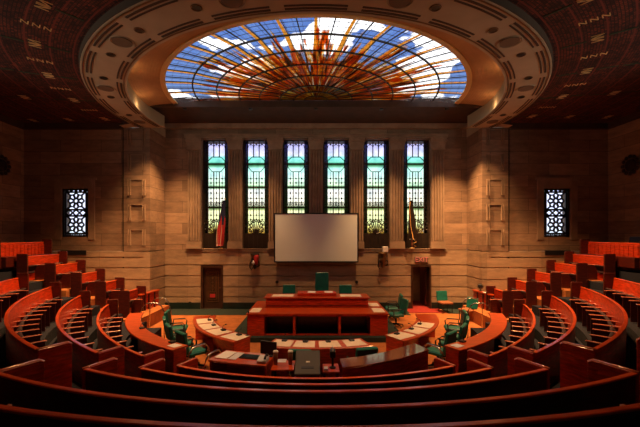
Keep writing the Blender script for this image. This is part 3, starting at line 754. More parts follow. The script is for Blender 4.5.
# ================================================================== SEATING
arm_p = MB().box(-.02, .02, -.50, -.12, .02, .52).build('armrest_proto', wood_dark)
armcap_p = MB().box(-.026, .026, -.53, -.08, .52, .545).build('armcap_proto', wood_arm, bevel=.008)
sm = MB()
M = Matrix.Translation((0,-.12,.36)) @ Matrix.Rotation(R(62), 4, 'X')
sm.box(-.235, .235, -.24, .0, -.03, .03, Matrix.Translation((0,-.12,.34)) @ Matrix.Rotation(R(-58), 4, 'X'))
sm.box(-.225, .225, -.17, -.08, .26, .34)
seat_p = sm.build('seat_proto', seat_m, bevel=.015)
ep = MB(); ep.prism([(-.50,.0),(0,.0),(0,.85),(-.45,.85),(-.50,.82)], 'x', -.03, .03)
end_p = ep.build('end_proto', wood, bevel=.006)
ed_ = MB(); ed_.prism([(-.36,.0),(0,.0),(0,.85),(-.33,.85),(-.36,.83)], 'x', -.03, .03)
endd_p = ed_.build('end_dark_proto', wood_dark, bevel=.006)
ec = MB(); ec.tube([(0,-.505,.70),(0,-.50,.82),(0,-.45,.852),(0,-.10,.852),(0,.01,.852)], .020, 6)
endcap_p = ec.build('endcap_proto', wood_arm, smooth=True)
def place(proto, name, parent, loc, rz):
    o = proto.copy(); o.name = name; COL.objects.link(o); o.parent = parent; o.location = loc; o.rotation_euler = (0,0,rz); return o
def fit_end(o, h): o.scale = (1,o.scale[1],h/.85); return o
def curved_bench(r_, zr, p0, p1, label, group, spacing=.56, seats=True, h=BH, back=None, dr=lambda a: 0):
    fl = zr - h; mid = (p0+p1)/2; loc = pol(r_, mid, fl)
    t = thing('curved_bench', label, 'bench', loc, 0, group)
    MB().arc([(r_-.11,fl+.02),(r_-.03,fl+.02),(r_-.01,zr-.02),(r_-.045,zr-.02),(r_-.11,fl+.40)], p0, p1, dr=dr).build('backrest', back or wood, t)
    MB().arc([(r_-.055,zr-.024),(r_+.005,zr-.024),(r_+.005,zr-.006),(r_-.003,zr),(r_-.047,zr),(r_-.055,zr-.006)], p0, p1, dr=dr).build('top_rail', wood_rail, t)
    span = abs(p1-p0)*math.pi/180*(r_-.25); n = max(1, round(span/spacing)); sgn = 1 if p1 > p0 else -1
    for e in (p0, p1):
        q = pol(r_+dr(e), e, fl) - loc; o = place(end_p if abs(e) < 60 else endd_p, 'end_panel', t, q, R(-e)+math.pi); o.scale[1] = 1 if abs(e) < 26 else .85; fit_end(o, h*(1.16 if abs(e) > 60 else 1))
        if abs(e) < 60: place(endcap_p, 'panel_cap', o, (0,0,0), 0)
    if seats:
        for i in range(n):
            a = p0 + (p1-p0)*(i+.5)/n; q = pol(r_+dr(a), a, fl) - loc
            place(seat_p, 'seat', t, q, R(-a)+math.pi)
            if i:
                a = p0 + (p1-p0)*i/n; q = pol(r_+dr(a), a, fl) - loc
                o = place(arm_p, 'armrest', t, q, R(-a)+math.pi); place(armcap_p, 'armrest_cap', o, (0,0,0), 0)
    return t
# rz check: local +y must point outward from the circle centre: at angle a the outward direction is (-sin a, -cos a)
rowname = ['front', 'second', 'third', 'fourth', 'topmost']
cen_lab = ['low curved mahogany rail with short end wings, just behind the clerks\u2019 front desks',
           'central curved bench, first with folding seats, next behind the low front rail',
           'central curved bench, middle one of the five long dark arcs',
           'central curved bench whose red rail runs from edge to edge of the picture',
           'central curved bench nearest the viewer, only its far rail in view at the bottom']
for i, (r_, zr) in enumerate(CEN):
    ph = 24.8 if i else 25.3
    curved_bench(r_, zr, -ph, ph, cen_lab[i].replace('\u2019', ''), 'curved benches of the central block', seats=(i > 0), h=(BH if i else .64), back=wood_dark)  # dark wood stands in for the shade on these central backs
ords = ['innermost', 'second', 'third', 'fourth and outermost']
for sg, side in ((1,'left'), (-1,'right')):
    for i, (r_, zr) in enumerate(SID):
        curved_bench(r_, zr, sg*27.6, sg*80, '%s curved red bench of the %s block, counted outward from the curved desk' % (ords[i], side), 'curved benches of the %s block' % side, dr=lambda a: .20*((abs(a)-54)/26)**2)
def straight_bench(sg, x, zr, y0, y1, label, group, h=BH, tall=False, name='straight_bench'):
    fl = zr - h; ym = (y0+y1)/2; loc = Vector((sg*x, ym, fl))
    t = thing(name, label, 'bench', loc, 0, group)
    a, b = sorted((sg*(x-.06), sg*x)); 
    MB().box(a, b, y0, y1, fl+.02, zr-.03).build('backrest', wood, t)
    a, b = sorted((sg*(x-.07), sg*(x+.02))); MB().box(a, b, y0, y1, zr-.035, zr).build('top_rail', wood_rail, t, bevel=.008)
    rz = -math.pi/2 if sg > 0 else math.pi/2
    n = max(2, round((y1-y0)/.56))
    for y in (y0, y1): 
        o = place(endd_p, 'end_panel', t, (0, y-ym, 0), rz); fit_end(o, h*1.12)
    if tall:
        a, b = sorted((sg*(x-.50), sg*(x-.10))); MB().box(a, b, y0+.05, y1-.05, fl+.02, fl+.36).build('seat', wood_dark, t, bevel=.01); n = 0
    for i in range(n):
        place(seat_p, 'seat', t, (0, y0+(y1-y0)*(i+.5)/n-ym, 0), rz)
        if i: o = place(arm_p, 'armrest', t, (0, y0+(y1-y0)*i/n-ym, 0), rz); place(armcap_p, 'armrest_cap', o, (0,0,0), 0)
    if tall:
        m = MB(); nn_ = 14
        for i in range(nn_):
            ya = y0+(y1-y0)*(i+.12)/nn_; yb = y0+(y1-y0)*(i+.88)/nn_; a, b = sorted((sg*(x-.085), sg*(x-.06))); m.box(a, b, ya, yb, zr-.6, zr-.08)
        m.build('back_panelling', wood, t, bevel=.008)
    return t
YE = [(12.3,13.5),(12.3,13.5),(12.15,13.5),(11.95,13.5),(11.65,13.5)]
ordE = ['lowest', 'second lowest', 'middle', 'second highest', 'highest']
for sg, side in ((-1,'left'), (1,'right')):
    for i, (x, zr) in enumerate(END):
        straight_bench(sg, x, zr, YE[i][0], YE[i][1], '%s of the five short red benches stepping up along the %s wall' % (ordE[i], side), 'short benches by the %s wall' % side)
    straight_bench(sg, 10.55, 3.12, 11.3 if sg<0 else 11.0, 13.5, 'tall panelled red bench at the very top of the %s steps' % side, 'tall panelled benches at the top', h=.82, tall=True, name='panelled_bench')
# fill plinth beneath the top benches that overhang the arcs
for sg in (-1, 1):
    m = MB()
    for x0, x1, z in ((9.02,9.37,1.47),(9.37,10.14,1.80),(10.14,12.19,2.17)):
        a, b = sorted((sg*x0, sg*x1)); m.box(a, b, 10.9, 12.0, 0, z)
    struct(m.build('trim_%d' % pno, shaded_carpet)); pno += 1
for p in (arm_p, armcap_p, seat_p, end_p, endd_p, endcap_p): bpy.data.objects.remove(p)

# ================================================================== DESKS
def ring_desk(r0, r1, z, p0, p1, fl, label, group=None, name='curved_desk', topm=None):
    loc = pol((r0+r1)/2, (p0+p1)/2, fl); t = thing(name, label, 'desk', loc, 0, group)
    MB().arc([(r0-.03,z-.04),(r1+.03,z-.04),(r1+.03,z-.008),(r1+.02,z),(r0-.02,z),(r0-.03,z-.008)], p0, p1).build('desktop', topm or wood_orange, t)
    MB().abox(r0+.02, r0+.05, fl+.005, z-.04, p0, p1).build('front_panel', wood, t)
    e = 2.0/r0 * (1 if p1 > p0 else -1)
    for a in (p0+e*.2, p1-e*1.2): MB().abox(r0+.05, r1, fl+.005, z-.04, a, a+e, n=2).build('end_panel', wood, t)
    return t
ring_desk(3.35, 3.95, .76, 30.5, 80, 0, 'left inner curved desk with four tan pads and microphones', 'inner curved desks')
ring_desk(3.35, 3.95, .76, -33, -84, 0, 'right inner curved desk with three tan pads and bare polished far end', 'inner curved desks')
ring_desk(3.32, 3.92, .76, -20, 18, 0, 'low central curved desk facing the rostrum, four tan pads on it', 'inner curved desks')
ring_desk(5.40, 5.72, 1.07, 30, 73, .30, 'broad orange curved desk wrapping the left side of the pit', 'outer curved desks')
ring_desk(5.40, 5.72, 1.07, -30, -73, .30, 'broad orange curved desk wrapping the right side of the pit', 'outer curved desks')
ring_desk(5.24, 5.78, 1.05, 8.8, 20.3, .30, 'front clerk desk with papers and keyboard, left of the grey box', 'front clerk desks')
# right front desk: own angle, glossy
t = thing('curved_desk', 'glossy front clerk desk with bare top, right of the grey box', 'desk', pol(5.5, -13, .30), 0, 'front clerk desks')
gloss = mat('glossy_desktop', (.20,.05,.03), .12, var=.3, coat=1)
NE = [(.47,6.16),(1.0,6.32),(1.6,6.62),(2.3,7.12)]; FE = [(.44,6.60),(.9,6.74),(1.4,7.0),(2.12,7.55)]
def strip(n0, n1, z0, z1): return MB().prism(n0 + n1[::-1], 'z', z0, z1)
def lerp2(k_): return [(a[0]+(b[0]-a[0])*k_, a[1]+(b[1]-a[1])*k_) for a, b in zip(NE, FE)]
strip(NE, FE, 1.01, 1.05).build('desktop', gloss, t, bevel=.006)
strip(lerp2(.06), lerp2(.12), .305, 1.01).build('back_panel', wood, t)
strip(lerp2(.86), lerp2(.92), .305, 1.01).build('front_panel', wood, t)
for A_, B_ in (((.50,6.22),(.48,6.56)), ((2.23,7.12),(2.10,7.45))): MB().prism([A_, (A_[0]+.03,A_[1]), (B_[0]+.03,B_[1]), B_], 'z', .305, 1.01).build('end_panel', wood, t)
# pads and desk microphones
def mic_proto():
    t = thing('desk_microphone', '', 'microphone', (0,0,0))
    lbuild(MB().prism([(-.07,-.05),(.07,-.05),(.055,.06),(-.055,.06)], 'z', 0, .035), 'mic_base', black, t, bevel=.006)
    lbuild(MB().tube([(0,.03,.03),(0,.03,.09),(0,0,.13),(0,-.05,.145)], [.006,.006,.006,.006], 6), 'gooseneck', blackm, t)
    lbuild(MB().tube([(0,-.05,.145),(0,-.07,.148),(0,-.10,.150)], [.013,.017,.012], 8), 'mic_head', black, t, smooth=True)
    return t
mic0 = mic_proto(); mic_used = [False]
def put_mic(p, rz, label, group):
    o = mic0 if not mic_used[0] else copy_tree(mic0); mic_used[0] = True
    o.location = p; o.rotation_euler = (0,0,rz); o['label'] = label; o['group'] = group
def pad(r0, r1, a0, a1, z, label, group, m=None):
    o = MB().abox(r0, r1, z+.001, z+.009, a0, a1, n=4).build('desk_pad', m or blotter); tag(o, label, 'desk pad', group)
for nm, lst, side in (('left', (35, 46.5, 57.5, 68.5), 1), ('right', (37.5, 49, 60), -1)):
    w = ['nearest the viewer', 'second from the viewer', 'third from the viewer', 'farthest from the viewer']
    for i, a in enumerate(lst):
        ww = w[i] if i < len(lst)-1 else w[3]
        pad(3.40, 3.88, side*(a-4.7), side*(a+4.7), .76, 'tan pad on the %s inner curved desk, the one %s' % (nm, ww), 'tan pads on the %s inner desk' % nm)
        put_mic(pol(3.5, side*a, .769), R(-side*a)+math.pi, 'black desk microphone on the %s inner curved desk, %s' % (nm, ww), 'microphones on the %s inner desk' % nm)
w = ['leftmost', 'second from left', 'third from left', 'rightmost']
for i, a in enumerate((13, 4.3, -5, -14.8)):
    pad(3.38, 3.86, a-3.9, a+3.9, .76, 'tan pad on the low central desk, %s of four' % w[i], 'tan pads on the central desk')
    put_mic(pol(3.46, a, .769), R(-a)+math.pi, 'black desk microphone on the low central desk, %s of four' % w[i], 'microphones on the central desk')
put_mic(pol(5.45, 34.5, 1.071), R(-34)+math.pi, 'black microphone at the near end of the left outer curved desk', 'microphones on the outer desks')
put_mic(pol(5.45, -35.5, 1.071), R(34)+math.pi, 'black microphone at the near end of the right outer curved desk', 'microphones on the outer desks')
put_mic(pol(5.45, 52, 1.071), R(-52)+math.pi, 'black microphone halfway along the left outer curved desk', 'microphones on the outer desks')
tag(MB().abox(5.45, 5.65, 1.071, 1.078, 30.8, 33.4, n=2).build('paper_sheet', paper), 'white sheet at the near corner of the left outer curved desk', 'paper')
tag(MB().abox(5.45, 5.65, 1.071, 1.078, -30.8, -33.2, n=2).build('paper_sheet', paper_blue), 'pale sheet at the near corner of the right outer curved desk', 'paper')
# gooseneck lamp at near end of left inner desk
t = thing('gooseneck_microphone', 'tall thin black microphone at the near end of the left inner desk', 'microphone', pol(3.40, 31.8, .761))
lbuild(MB().lathe([(.05,0),(.05,.012),(.02,.02)], n=16), 'base', black, t)
lbuild(MB().tube([(0,0,.01),(0,0,.35),(.01,0,.50),(.03,-.02,.60)], .007, 6), 'stem', black, t)
lbuild(MB().tube([(.03,-.02,.59),(.04,-.03,.65)], [.014,.018], 8), 'head', black, t)

# things on the front-left clerk desk
Z = 1.051
def on_arc(r0, r1, a0, a1, z0, z1): return MB().abox(r0, r1, z0, z1, a0, a1, n=3)
tag(on_arc(5.30, 5.70, 17.2, 19.8, Z, Z+.012).build('paper_stack', paper), 'stack of white papers at the left end of the front clerk desk', 'paper')
tag(on_arc(5.30, 5.68, 15.4, 17.0, Z, Z+.008).build('paper_stack', paper_blue), 'pale grey papers between the white stack and the keyboard', 'paper')
t = thing('keyboard', 'black keyboard lying on the front clerk desk', 'keyboard', pol(5.48, 13.1, Z), R(-13.1)+math.pi)
lbuild(MB().box(-.20, .20, -.10, .10, 0, .022), 'keyboard_case', black, t, bevel=.006)
km = MB()
for i in range(14):
    for j in range(5): km.box(-.188+i*.027, -.167+i*.027, -.085+j*.034, -.058+j*.034, .022, .029)
lbuild(km, 'keys', blackm, t)
t = thing('desk_telephone', 'small pale desk telephone between keyboard and dark monitor', 'telephone', pol(5.66, 9.9, Z), R(170))
lbuild(MB().prism([(-.10,0),(.10,0),(.10,.05),(-.10,.10)], 'x', -.09, .09), 'telephone_body', paper_blue, t, bevel=.008)
lbuild(MB().tube([(-.06,-.08,.10),(-.06,-.05,.13),(-.06,.05,.12),(-.06,.08,.08)], [.025,.018,.018,.025], 8), 'handset', black, t, smooth=True)
t = thing('monitor', 'dark flat monitor turned away at the right end of the front clerk desk', 'monitor', pol(5.33, 9.9, Z), R(-20))
lbuild(MB().box(-.17, .17, -.015, .02, .03, .28), 'monitor_panel', black, t, bevel=.006)
lbuild(MB().box(-.025, .025, .02, .04, .0, .2).box(-.09, .09, -.05, .08, 0, .012), 'monitor_stand', blackm, t)

# witness table between: small wooden tray table with two capped cups, and the grey box
t = thing('side_table', 'narrow reddish table between the dark monitor and the grey box', 'table', (-.6, 6.4, .30))
MB().box(-.80, -.39, 6.16, 6.62, .98, 1.01).build('table_top', wood_orange, t, bevel=.005)
for x in (-.79, -.44):
    for y in (6.18, 6.56): MB().box(x, x+.04, y, y+.04, .302, .98).build('leg', wood_dark, t)
for x, lb in ((-.74, 'brown cup with pale lid, the left of the pair by the grey box'), (-.47, 'brown cup with pale lid, the right of the pair by the grey box')):
    t = thing('cup', lb, 'cup', (x, 6.42, 1.011), 0, 'lidded cups on the small table')
    lbuild(MB().lathe([(.036,0),(.046,.22)], n=20), 'cup_body', brown_pl, t, smooth=True)
    lbuild(MB().lathe([(.050,.22),(.050,.236),(.040,.25)], n=20), 'lid', white_pl, t)
tag(MB().box(-.72, -.56, 6.5, 6.68, 1.011, 1.016).build('paper_sheet', paper_blue), 'pale sheet lying between the two lidded cups', 'paper')
t = thing('lectern', 'dark grey slope-topped lectern box in the middle of the front row', 'lectern', (-.14, 6.3, .30))
MB().prism([(6.12,.302),(6.56,.302),(6.56,1.16),(6.12,.95)], 'x', -.35, .05).build('lectern_body', wood_dark, t)
MB().prism([(6.07,.92),(6.60,1.16),(6.60,1.21),(6.07,.97)], 'x', -.375, .075).build('lectern_lid', grey_box, t, bevel=.008)
def slope(y): return .97 + (y-6.07)*.24/.53
MB().prism([(6.18,slope(6.18)),(6.22,slope(6.22)),(6.22,slope(6.22)+.006),(6.18,slope(6.18)+.006)], 'x', -.26, -.04).build('slot', black, t)
MB().prism([(6.31,slope(6.31)),(6.34,slope(6.34)),(6.34,slope(6.34)+.006),(6.31,slope(6.31)+.006)], 'x', -.18, -.11).build('name_tab', paper, t)
# video camera on a stand right of the lectern
t = thing('small_table', 'small reddish table under the video camera, right of the grey lectern', 'table', (.30, 6.3, .30))
MB().box(.12, .41, 6.12, 6.5, .96, .99).build('table_top', wood_orange, t)
for x in (.13, .36):
    for y in (6.14, 6.44): MB().box(x, x+.04, y, y+.04, .302, .96).build('leg', wood_dark, t)
t = thing('video_camera', 'black and silver video camera on a short post right of the lectern', 'camera', (.30, 6.3, .991))
lbuild(MB().lathe([(.06,0),(.06,.015),(.02,.03),(.02,.20)], n=16), 'post', blackm, t)
lbuild(MB().box(-.05, .05, -.09, .09, .20, .32), 'camera_body', black, t, bevel=.01)
lbuild(MB().lathe([(.035,0),(.045,.09)], (0,.09,.26), 16, Matrix.Rotation(R(-90),3,'X').to_4x4()), 'lens', chrome, t)
lbuild(MB().tube([(0,-.07,.32),(0,-.05,.38),(0,.06,.38),(0,.07,.32)], .01, 6), 'handle', white_pl, t)
tag(MB().box(.14, .21, 6.14, 6.26, .991, 1.03).build('paper_box', paper_blue), 'small pale carton beside the video camera post', 'carton')

# ------------------------------------------------ rostrum
t = thing('rostrum', 'wide two-level mahogany rostrum under the projection screen', 'desk', (0.05, 11.2, .15))
XL, XR = -2.2, 2.3; F = .152
MB().box(XL-.03, XR+.03, 11.17, 12.12, .83, .87).box(XL-.03, -1.78, 12.12, 13.3, .83, .87).box(1.85, XR+.03, 12.12, 13.3, .83, .87).build('lower_desktop', wood_orange, t)
MB().box(XL, -1.66, 11.22, 12.1, F, .83).build('pedestal', wood, t); MB().box(1.74, XR, 11.22, 12.1, F, .83).build('pedestal', wood, t)
MB().box(-.74, -.66, 11.22, 12.05, F, .83).build('divider', wood, t); MB().box(.72, .80, 11.22, 12.05, F, .83).build('divider', wood, t)
MB().box(-1.66, 1.74, 12.05, 12.1, F, .83).build('kneehole_back', wood_dark, t)
MB().box(-1.66, 1.74, 11.25, 11.30, F, .20).box(-1.66, 1.74, 11.22, 11.27, .77, .83).build('front_rail', wood, t)
MB().box(XL, XL+.04, 12.12, 13.25, F, .83).box(XR-.04, XR, 12.12, 13.25, F, .83).build('wing_panel', wood, t)
MB().box(-1.74, 1.81, 12.14, 12.18, F, 1.18).build('upper_front', wood, t)
MB().box(-1.80, 1.87, 12.10, 12.90, 1.18, 1.22).build('upper_desktop', wood_orange, t, bevel=.006)
MB().box(-1.74, -1.70, 12.18, 12.86, F, 1.18).box(1.77, 1.81, 12.18, 12.86, F, 1.18).build('upper_side', wood, t)
MB().box(-.66, .72, 12.32, 12.88, 1.22, 1.33).build('speaker_riser', wood, t, bevel=.008)
MB().box(-1.70, 1.77, 12.128, 12.14, .93, .945).box(-1.70, 1.77, 12.128, 12.14, 1.12, 1.135).build('moulding', wood_dark, t)
def sheet(x0, x1, y0, y1, z, label, m=blotter, nm='desk_pad', cat='desk pad', g=None): tag(MB().box(x0, x1, y0, y1, z+.001, z+.008).build(nm, m), label, cat, g)
sheet(-2.17, -1.84, 11.35, 12.0, .87, 'tan pad on the left front corner of the rostrum')
sheet(1.88, 2.26, 11.35, 12.0, .87, 'tan pad on the right front corner of the rostrum')
sheet(1.90, 2.25, 12.3, 12.9, .87, 'tan pad on the right wing of the rostrum')
sheet(-1.55, -.80, 12.25, 12.7, 1.22, 'long tan pad on the upper rostrum left of the raised box')
sheet(.86, 1.6, 12.25, 12.7, 1.22, 'long tan pad on the upper rostrum right of the raised box')
sheet(-.30, -.02, 12.4, 12.75, 1.33, 'white paper on the left of the raised rostrum box', paper, 'paper_sheet', 'paper')
sheet(.30, .60, 12.4, 12.75, 1.33, 'white paper on the right of the raised rostrum box', paper, 'paper_sheet', 'paper')

# ------------------------------------------------ chairs
def round_box(w, d, h, loc, tilt=0, mm=None):
    pass
def armchair(name, label, back_h=.55, leather=green_leather, tilt=-10, seat_z=.46, wd=.50):
    """local: faces -y (towards its desk), backrest at +y"""
    t = thing(name, label, 'chair')
    lbuild(MB().box(-wd/2, wd/2, -.25, .23, seat_z-.06, seat_z+.04), 'seat', leather, t, bevel=.03)
    Mb = Matrix.Translation((0,.22,seat_z+.02)) @ Matrix.Rotation(R(tilt), 4, 'X')
    lbuild(MB().prism([(-wd/2*.92,0),(wd/2*.92,0),(wd/2,back_h*.5),(wd/2*.96,back_h),(-wd/2*.96,back_h),(-wd/2,back_h*.5)], 'y', 0, .09, Mb), 'backrest', leather, t, bevel=.022)
    for s in (-1, 1):
        lbuild(MB().tube([(s*wd*.53,.22,seat_z+.05),(s*wd*.56,.20,seat_z+.22),(s*wd*.56,-.14,seat_z+.22),(s*wd*.54,-.20,seat_z+.16),(s*wd*.52,-.18,seat_z-.02)], .02, 8), 'armrest', black, t, smooth=True)
    lbuild(MB().lathe([(.03,.10),(.03,seat_z-.06)], n=12), 'post', blackm, t)
    for i in range(5):
        a = R(72*i+90); o = lbuild(MB().tube([(0,0,.12),(.27*math.cos(a),.27*math.sin(a),.075)], [.03,.016], 8), 'base_arm', blackm, t)
        lbuild(MB().lathe([(.028,-.012),(.028,.012)], (.27*math.cos(a),.27*math.sin(a),.03), 12, Matrix.Rotation(R(90),3,'X').to_4x4()), 'caster', black, o)
    return t
ch0 = armchair('office_chair', ''); first = [True]
def put_chair(p, rz, label, group):
    o = ch0 if first[0] else copy_tree(ch0); first[0] = False
    o.location = p; o.rotation_euler = (0,0,rz); o['label'] = label; o['group'] = group; return o
for sg, side in ((1,'left'), (-1,'right')):
    for i, a in enumerate((44, 55, 66, 77)):
        w_ = ['nearest the viewer', 'second from the viewer', 'third from the viewer', 'farthest from the viewer'][i]
        put_chair(pol(4.42, sg*a, 0), R(-sg*a)+math.pi, 'dark green armchair behind the %s inner desk, %s' % (side, w_), 'armchairs behind the %s inner desk' % side)
for i, a in enumerate((-13, 4)):
    w_ = ['beyond the video camera', 'beyond the grey lectern'][i]
    put_chair(pol(4.42, a, 0), R(-a)+math.pi, 'dark green armchair at the low central desk, %s' % w_, 'armchairs at the central desk')
put_chair(Vector((2.95,12.9,0)), R(-80), 'green armchair right of the rostrum, the nearer of two', 'armchairs right of the rostrum')
put_chair(Vector((3.05,14.0,0)), R(-95), 'green armchair right of the rostrum, the farther of two', 'armchairs right of the rostrum')
put_chair((-1.05, 13.35, .42), 0, 'green chair behind the upper rostrum, left of the tall chair', 'low chairs behind the rostrum')
put_chair((1.15, 13.35, .42), 0, 'green chair behind the upper rostrum, right of the tall chair', 'low chairs behind the rostrum')
for o in [c for c in bpy.data.objects if c.get('group') in ('low chairs behind the rostrum', 'armchairs right of the rostrum')]: pass
sp_ = armchair('high_back_chair', 'tall green high-backed chair at the centre behind the rostrum', back_h=1.02, tilt=-6, wd=.54)
sp_.location = (.23, 13.4, .42); sp_.rotation_euler = (0,0,0)


def guest_chair(label, p, rz):
    t = thing('guest_chair', label, 'chair', p, rz, 'guest chairs by the right wall')
    lbuild(MB().box(-.25, .25, -.26, .22, .40, .47), 'seat', tan_fabric, t, bevel=.02)
    lbuild(MB().box(-.25, .25, 0, .07, .0, .44, Matrix.Translation((0,.20,.46)) @ Matrix.Rotation(R(-10),4,'X')), 'backrest', green_leather, t, bevel=.02)
    for x in (-.21, .21):
        for y in (-.22, .18): lbuild(MB().tube([(x,y,.0),(x,y,.41)], .016, 8), 'leg', blackm, t)
    return t
guest_chair('green-backed guest chair with tan seat against the right end of the front wall', (5.62, 15.25, .013), .15)
guest_chair('green-backed guest chair with tan seat turned sideways, nearer the curved desk', (5.98, 13.8, 0), R(-62))

# chair faces -y by default; those above with rz = pi face the stage side

# handrails --------------------------------------------------------------
def handrail(a, r0, r1, z0, z1, h, label, g):
    p0, p1 = pol(r0, a, z0), pol(r1, a, z1); pts = [p0]
    for i in range(9):
        t_ = i/8; q = p0.lerp(p1, t_); q.z = max(z0,z1) + h*(1 - .35*(2*t_-1)**4) ; pts.append(q)
    pts.append(p1)
    tag(MB().tube(pts, .019, 8).build('handrail', chrome, smooth=True), label, 'handrail', g)
for sg, side in ((1,'left'), (-1,'right')):
    handrail(sg*28.9, 4.85, 5.5, 0, .30, .72, 'bent metal handrail at the step beside the near end of the %s outer desk' % side, 'step handrails near the viewer')
    handrail(sg*(24.0 if sg > 0 else 25.8), 4.9 if sg > 0 else 4.75, 5.5 if sg > 0 else 5.1, 0, .30, .66, 'bent metal handrail at the step beside the outer end of the %s clerk desk' % side, 'step handrails near the viewer')
    handrail(sg*84, 5.0, 5.75, 0, .30, .85, 'bent metal handrail just beyond the far end of the %s outer desk' % side, 'step handrails far')
    handrail(sg*92, 5.05, 5.8, 0, .0, 1.18, 'farthest bent metal handrail, beside the red partition on the %s' % side, 'step handrails far')
# side partitions
for sg, side in ((-1,'left'), (1,'right')):
    t = thing('partition', 'red panelled partition against the %s pier' % side, 'partition', (sg*6.6, 14.0, 0))
    Mx = Matrix.Translation((sg*6.62, 13.95, 0)) @ Matrix.Rotation(R(sg*6), 4, 'Z')
    MB().box(-.05, .05, -.62, .55, .001, 1.08, Mx).build('panel', wood, t)
    MB().box(-.09, .09, -.66, .58, 1.08, 1.12, Mx).build('cap_rail', wood_orange, t)
    for q in (-.6, -.2, .2): MB().box(-.08 if sg>0 else .05, -.05 if sg>0 else .08, q, q+.06, .001, 1.08, Mx).build('stile', wood_dark, t)
t = thing('desk_fan', 'small round black desk fan on the right partition', 'fan', (6.62, 14.1, 1.121), R(160))
lbuild(MB().lathe([(.07,0),(.07,.015),(.015,.03),(.015,.08)], n=16), 'stand', black, t)
fm = MB()
for rr in (.12,.08,.04): fm.tube([(rr*math.cos(R(18*i)), -.03, .19+rr*math.sin(R(18*i))) for i in range(20)], .006, 5, closed=True)
for i in range(8): fm.tube([(0,-.03,.19),(.12*math.cos(R(45*i)),-.03,.19+.12*math.sin(R(45*i)))], .004, 4)
lbuild(fm, 'guard', blackm, t)
lbuild(MB().lathe([(.03,0),(.09,.02),(.10,.03),(.03,.06)], (0,.03,.19), 16, Matrix.Rotation(R(90),3,'X').to_4x4()), 'fan_head', black, t)
tag(MB().box(6.56, 6.70, 13.5, 13.8, 1.121, 1.13).build('paper_sheet', paper), 'white paper on the right partition beside the fan', 'paper')
# the dark operator box and chair at the far right top
t = thing('control_booth', 'dark boxy control booth at the right edge above the benches', 'booth', (10.8, 11.3, 2.17))
MB().box(10.62, 11.5, 10.0, 10.85, 2.175, 3.12).build('booth_body', wood_dark, t, bevel=.01); MB().box(10.58, 11.54, 9.95, 10.9, 3.12, 3.15).build('booth_top', wood_rail, t)
ob = armchair('booth_chair', 'dark chair peeking over the right top bench', back_h=.55, leather=black); ob.location = (11.45, 12.9, 2.3); ob.rotation_euler = (0,0,R(-90))

# ================================================================== ON THE WALL
t = thing('projection_screen', 'large pale projection screen with thin black frame hung on the front wall', 'screen', (0, 15.8, 2.15))
x0, x1, z0, z1 = (274-316)/350*15.75, (358.5-316)/350*15.75, EYE-(262.5-235)/350*15.75, EYE+(235-213)/350*15.75
MB().box(x0+.05, x1-.05, 15.76, 15.775, z0+.06, z1-.05).build('screen_cloth', screen_m, t)
m = MB().box(x0, x0+.05, 15.74, 15.79, z0, z1).box(x1-.05, x1, 15.74, 15.79, z0, z1).box(x0+.05, x1-.05, 15.74, 15.79, z0, z0+.06).box(x0+.05, x1-.05, 15.74, 15.79, z1-.05, z1)
m.build('frame', black, t)
MB().box(-1.3, -1.2, 15.79, 15.999, 2.30, 2.36).box(1.2, 1.3, 15.79, 15.999, 2.30, 2.36).build('wall_hanger', blackm, t)
# EXIT sign
t = thing('exit_sign', 'exit sign with red letters above the open doorway', 'sign', (4.83, 15.98, 2.18))
MB().box(4.52, 5.12, 15.96, 15.998, 2.12, 2.38).build('sign_plate', mat('sign_glass', (.16,.09,.06), .4), t, bevel=.005)
fc = bpy.data.curves.new('sign_letters', 'FONT'); fc.body = 'EXIT'; fc.size = .30; fc.extrude = .006; fc.align_x = 'CENTER'; fc.align_y = 'CENTER'
fo = bpy.data.objects.new('tmp', fc); COL.objects.link(fo); dg = bpy.context.evaluated_depsgraph_get()
me = bpy.data.meshes.new_from_object(fo.evaluated_get(dg)); bpy.data.objects.remove(fo)
exit_m = bpy.data.materials.new('lit_red_letters'); exit_m.use_nodes = True; b = exit_m.node_tree.nodes['Principled BSDF']
b.inputs['Base Color'].default_value = (.6,.2,.17,1); b.inputs['Emission Color'].default_value = (1,.25,.2,1); b.inputs['Emission Strength'].default_value = .05
me.materials.clear(); me.materials.append(exit_m)
lo = bpy.data.objects.new('sign_letters', me); COL.objects.link(lo); lo.parent = t
lo.location = (4.82-4.83, -.03, .07); lo.rotation_euler = (R(90),0,0)
# carved brackets
for sg, (cx_, cz_) in ((-1, (-2.77, 2.45)), (1, (3.02, 2.50))):
    side = 'left' if sg < 0 else 'right'
    t = thing('wall_bracket', 'carved dark wall bracket %s' % ('with a red cloth, left of the screen' if sg < 0 else 'under a small white box, right of the screen'), 'bracket', (cx_, 15.85, cz_-.5), 0)
    lbuild(MB().lathe([(.02,-.12),(.09,-.02),(.07,.08),(.14,.16),(.17,.32),(.12,.42),(.19,.50),(.21,.58),(.16,.60)], (0,0,0), 18), 'bracket_body', bronze_lt if sg > 0 else bronze, t, smooth=True)
    lbuild(MB().tube([(-.10,-.05,.30),(-.2,-.08,.18),(-.22,-.06,-.02),(-.15,-.05,-.15),(-.1,-.05,-.04)], .028, 8).tube([(.10,-.05,.30),(.2,-.08,.2),(.2,-.06,.05),(.12,-.05,.0)], .028, 8), 'scroll', bronze, t, smooth=True)
    if sg < 0:
        lbuild(MB().lathe([(.05,-.02),(.09,.1),(.12,.3),(.10,.42)], (.08,-.10,.12), 14), 'cloth', red_cloth, t, smooth=True)
        lbuild(MB().lathe([(.02,0),(.07,.08),(.02,.2)], (-.03,-.2,.10), 12), 'boss', white_pl, t, smooth=True)
    else:
        tag(MB().box(cx_-.02, cx_+.22, 15.70, 15.9, cz_+.11, cz_+.36).build('wall_speaker', white_pl, bevel=.02), 'small white box standing on the right wall bracket', 'speaker')
